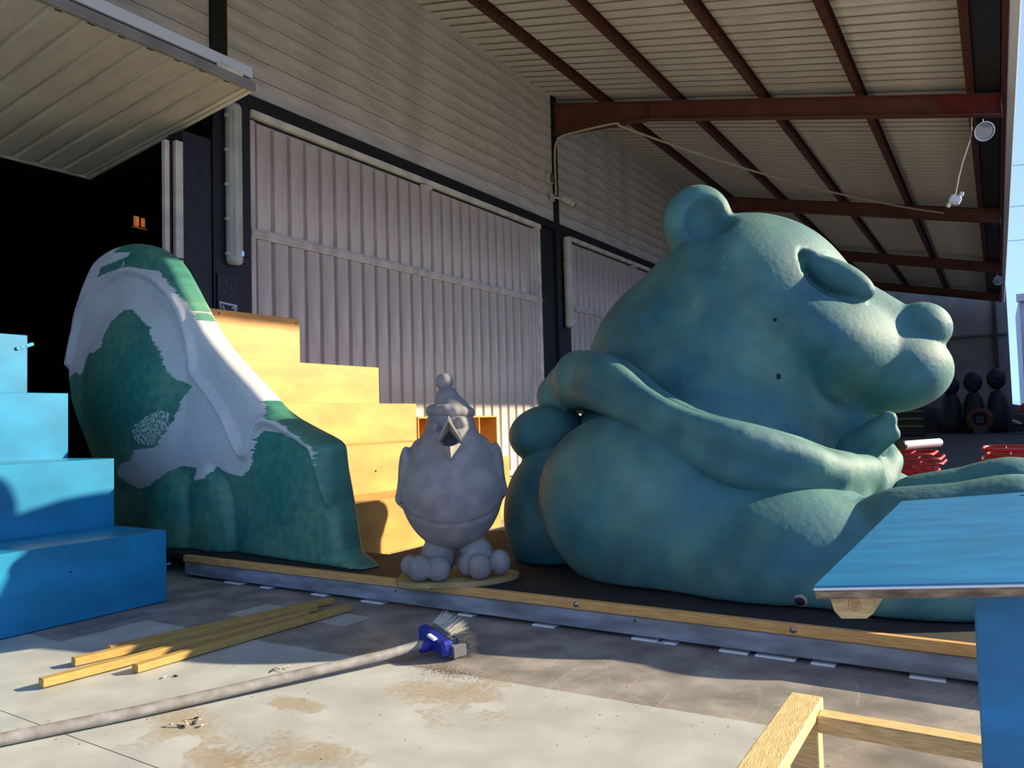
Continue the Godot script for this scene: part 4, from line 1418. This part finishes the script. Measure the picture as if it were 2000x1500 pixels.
# ------------------------------------------------------------------ fittings on the wall and canopy
func wall_fittings() -> void:
	for k in 2:
		var o := thing("tube_light", ["unlit upright tube light on the pier by the dark doorway", "unlit upright tube light on the pier right of the white door"][k], "light fitting", Vector3([5.69, 13.83][k], 2.86, WALL + 0.10))
		var len := 1.88
		put("housing", lathe(PackedVector2Array([Vector2(0.02, 0), Vector2(0.075, 0.015), Vector2(0.092, 0.05), Vector2(0.092, len - 0.05), Vector2(0.075, len - 0.01), Vector2(0.02, len)]), 20), M.lamp_white, o)
		put("diffuser", tube(PackedVector3Array([Vector3(-0.02, 0.10, 0.06), Vector3(-0.02, len - 0.1, 0.06)]), 0.045, -1, 12), M.lamp_white, o)
		put("clip", box(Vector3(0.035, 0.06, 0.01), 0.003), M.chrome, o, Vector3(0.045, 0.13, 0.085))
		for j in 5:
			put("side_clip", box(Vector3(0.03, 0.035, 0.05), 0.006), M.lamp_white, o, Vector3(-0.10, 0.12 + j * 0.4, 0.0))
	# a chalked sheet on the pier
	var im := Image.create(96, 180, false, Image.FORMAT_RGB8)
	im.fill(Color(0.17, 0.18, 0.23))
	rng.seed = 3
	for k in 260:  # a dark scrawled swirl
		var a := k * 0.11
		var r := 6.0 + k * 0.10
		im.fill_rect(Rect2i(int(48 + r * cos(a) * 0.95), int(46 + r * sin(a)), 3, 3), Color(0.09, 0.09, 0.12) if k % 40 < 28 else Color(0.30, 0.31, 0.36))
	for q in [[8, 104, 90, 110], [8, 104, 24, 178], [22, 116, 52, 176], [52, 176, 84, 122], [90, 110, 82, 178], [90, 110, 66, 124], [10, 107, 88, 113]]:
		for k in 120:
			var p := Vector2(q[0], q[1]).lerp(Vector2(q[2], q[3]), k / 120.0)
			im.fill_rect(Rect2i(int(p.x) + rng.randi_range(-1, 1), int(p.y) + rng.randi_range(-1, 1), 3, 3), Color(0.74, 0.75, 0.80))
	var sm := StandardMaterial3D.new()
	sm.albedo_texture = ImageTexture.create_from_image(im)
	sm.roughness = 0.7
	var sheet := thing("chalked_sheet", "dark sheet with a white scrawl on the pier below the tube light", "sign", Vector3(5.62, 2.47, WALL + 0.062))
	put("sheet", box(Vector3(0.27, 0.56, 0.006), 0.001), M.navy, sheet)
	var v := PackedVector3Array([Vector3(-0.133, 0.277, 0.0035), Vector3(0.133, 0.277, 0.0035), Vector3(0.133, -0.277, 0.0035), Vector3(-0.133, -0.277, 0.0035)])
	var nz := Vector3(0, 0, 1)
	put("drawing", raw(v, PackedVector3Array([nz, nz, nz, nz]), PackedInt32Array([0, 1, 2, 0, 2, 3]), PackedVector2Array([Vector2(0, 0), Vector2(1, 0), Vector2(1, 1), Vector2(0, 1)])), sm, sheet)
	# camera on the black column
	var cc := thing("security_camera", "pale security camera under its junction box on the black column", "camera", Vector3(13.32, 5.42, WALL + 0.06))
	put("arm", tube(PackedVector3Array([Vector3(0, 0.02, 0), Vector3(0.02, 0.0, 0.1), Vector3(0.08, -0.02, 0.16)]), 0.022, -1, 10), M.cctv, cc)
	put("mount", box(Vector3(0.13, 0.16, 0.05), 0.01), M.cctv, cc, Vector3(0, 0.02, 0))
	put("barrel", box(Vector3(0.12, 0.11, 0.32), 0.02), M.cctv, cc, Vector3(0.17, -0.07, 0.26), Basis(Vector3.UP, 0.9) * Basis(Vector3.RIGHT, 0.45))
	put("lens", box(Vector3(0.09, 0.08, 0.02), 0.015), M.plastic_black, cc, Vector3(0.17, -0.07, 0.26) + Basis(Vector3.UP, 0.9) * Basis(Vector3.RIGHT, 0.45) * Vector3(0, 0, 0.165), Basis(Vector3.UP, 0.9) * Basis(Vector3.RIGHT, 0.45))
	var jb := thing("junction_box", "small grey junction box above the security camera", "box", Vector3(13.24, 5.80, WALL + 0.06))
	put("case", box(Vector3(0.17, 0.2, 0.10), 0.012), M.cctv, jb)
	put("lid", box(Vector3(0.15, 0.18, 0.012), 0.004), M.joint, jb, Vector3(0, 0, 0.053))
	for x in [-0.03, 0.03]:
		put("lead", tube(PackedVector3Array([Vector3(x, -0.1, 0.02), Vector3(x * 1.2, -0.2, 0.03), Vector3(x * 0.8 + 0.04, -0.25, 0.02)]), 0.007, -1, 6), M.cable, jb)
	var pts := PackedVector3Array([Vector3(13.43, 5.5, WALL + 0.09), Vector3(13.42, 6.2, WALL + 0.09), Vector3(13.43, 6.52, WALL + 0.11), Vector3(13.46, 6.68, WALL + 0.22), Vector3(13.46, 6.70, WALL + 0.6), Vector3(13.46, 6.68, -6.0)])
	for k in 17:
		var f := k / 16.0
		pts.append(Vector3(13.5, 6.62, -5.9).lerp(Vector3(21.4, 5.78, -0.9), f) - Vector3(0, 0.62 * 4.0 * f * (1.0 - f) * 0.35, 0))
	var ca := MeshInstance3D.new()
	ca.name = numbered("hanging_cable")
	ca.mesh = tube(smoothed3(pts), 0.022, -1, 8)
	ca.material_override = M.cable
	ca.set_meta("label", "long pale cable sagging from the black column across the canopy")
	ca.set_meta("category", "cable")
	add_child(ca)
	# spotlights under the canopy edge
	for k in 2:
		var o := thing("spotlight", ["unlit round spotlight under the nearer brown rafter at the canopy edge", "unlit small spotlight far off under a brown rafter"][k], "spotlight", Vector3([13.60, 29.4][k], [5.20, 5.12][k], [0.0, 0.16][k]))
		var turn := Basis(Vector3.UP, -1.15) * Basis(Vector3.RIGHT, 1.9)
		put("bracket", tube(PackedVector3Array([Vector3(0, 0.30, 0), Vector3(0, 0.08, 0), Vector3(0, 0.0, 0.0)]), 0.018, -1, 8), M.plastic_black, o)
		put("shell", lathe(PackedVector2Array([Vector2(0.0, -0.12), Vector2(0.06, -0.11), Vector2(0.10, -0.03), Vector2(0.135, 0.04), Vector2(0.145, 0.045), Vector2(0.145, 0.06), Vector2(0.125, 0.06)]), 24), M.plastic_black, o, Vector3.ZERO, turn)
		put("rim", lathe(PackedVector2Array([Vector2(0.128, 0.055), Vector2(0.148, 0.055), Vector2(0.148, 0.068), Vector2(0.128, 0.068), Vector2(0.128, 0.055)]), 24), M.chrome, o, Vector3.ZERO, turn)
		put("glass", lathe(PackedVector2Array([Vector2(0.127, 0.055), Vector2(0.06, 0.066), Vector2(0.0, 0.07)]), 24), M.lens_glass, o, Vector3.ZERO, turn)
	var sk := thing("hanging_socket", "pale socket box dangling on a cord below the nearer rafter", "socket", Vector3(13.6, 5.45, -0.13))
	put("cord", tube(PackedVector3Array([Vector3(0, 0, 0), Vector3(0, -0.28, -0.02), Vector3(0, -0.65, -0.15), Vector3(0, -0.90, -0.22), Vector3(0, -1.14, -0.27)]), 0.012, -1, 8), M.cable, sk)
	put("socket_box", box(Vector3(0.12, 0.14, 0.16), 0.03), M.gutter, sk, Vector3(0, -1.23, -0.28), Basis(Vector3.RIGHT, 0.5))
	for s in [-1.0, 1.0]:
		put("outlet", box(Vector3(0.07, 0.07, 0.05), 0.012), M.gutter, sk, Vector3(0, -1.23 + s * 0.07, -0.28 + s * 0.09), Basis(Vector3.RIGHT, 0.5))


func smoothed3(p: PackedVector3Array) -> PackedVector3Array:
	var out := PackedVector3Array()
	for i in p.size() - 1:
		for k in 4:
			out.append(p[i].cubic_interpolate(p[i + 1], p[maxi(i - 1, 0)], p[mini(i + 2, p.size() - 1)], k / 4.0))
	out.append(p[p.size() - 1])
	return out


func litter() -> void:
	var spots := [
		[Vector3(1.654, 0, -2.382), "heap of pale wood splinters on the brown dirt stain", 9],
		[Vector3(2.183, 0, -2.548), "small crumpled splinters on the floor behind the broom handle", 6],
		[Vector3(1.90, 0, -2.90), "single bent splinter on the floor near the battens", 2]]
	rng.seed = 44
	for s in spots:
		var o := thing("wood_splinters", s[1], "splinters", s[0])
		for k in s[2]:
			var l := rng.randf_range(0.012, 0.045)
			put("splinter", box(Vector3(l, 0.004, rng.randf_range(0.004, 0.010)), 0.001), M.chip if k % 3 else M.chip_dark, o, Vector3(rng.randfn() * 0.025, 0.003 + 0.003 * (k % 3), rng.randfn() * 0.04), Basis(Vector3.UP, rng.randf_range(0, PI)) * Basis(Vector3.BACK, rng.randf_range(-0.15, 0.15)))
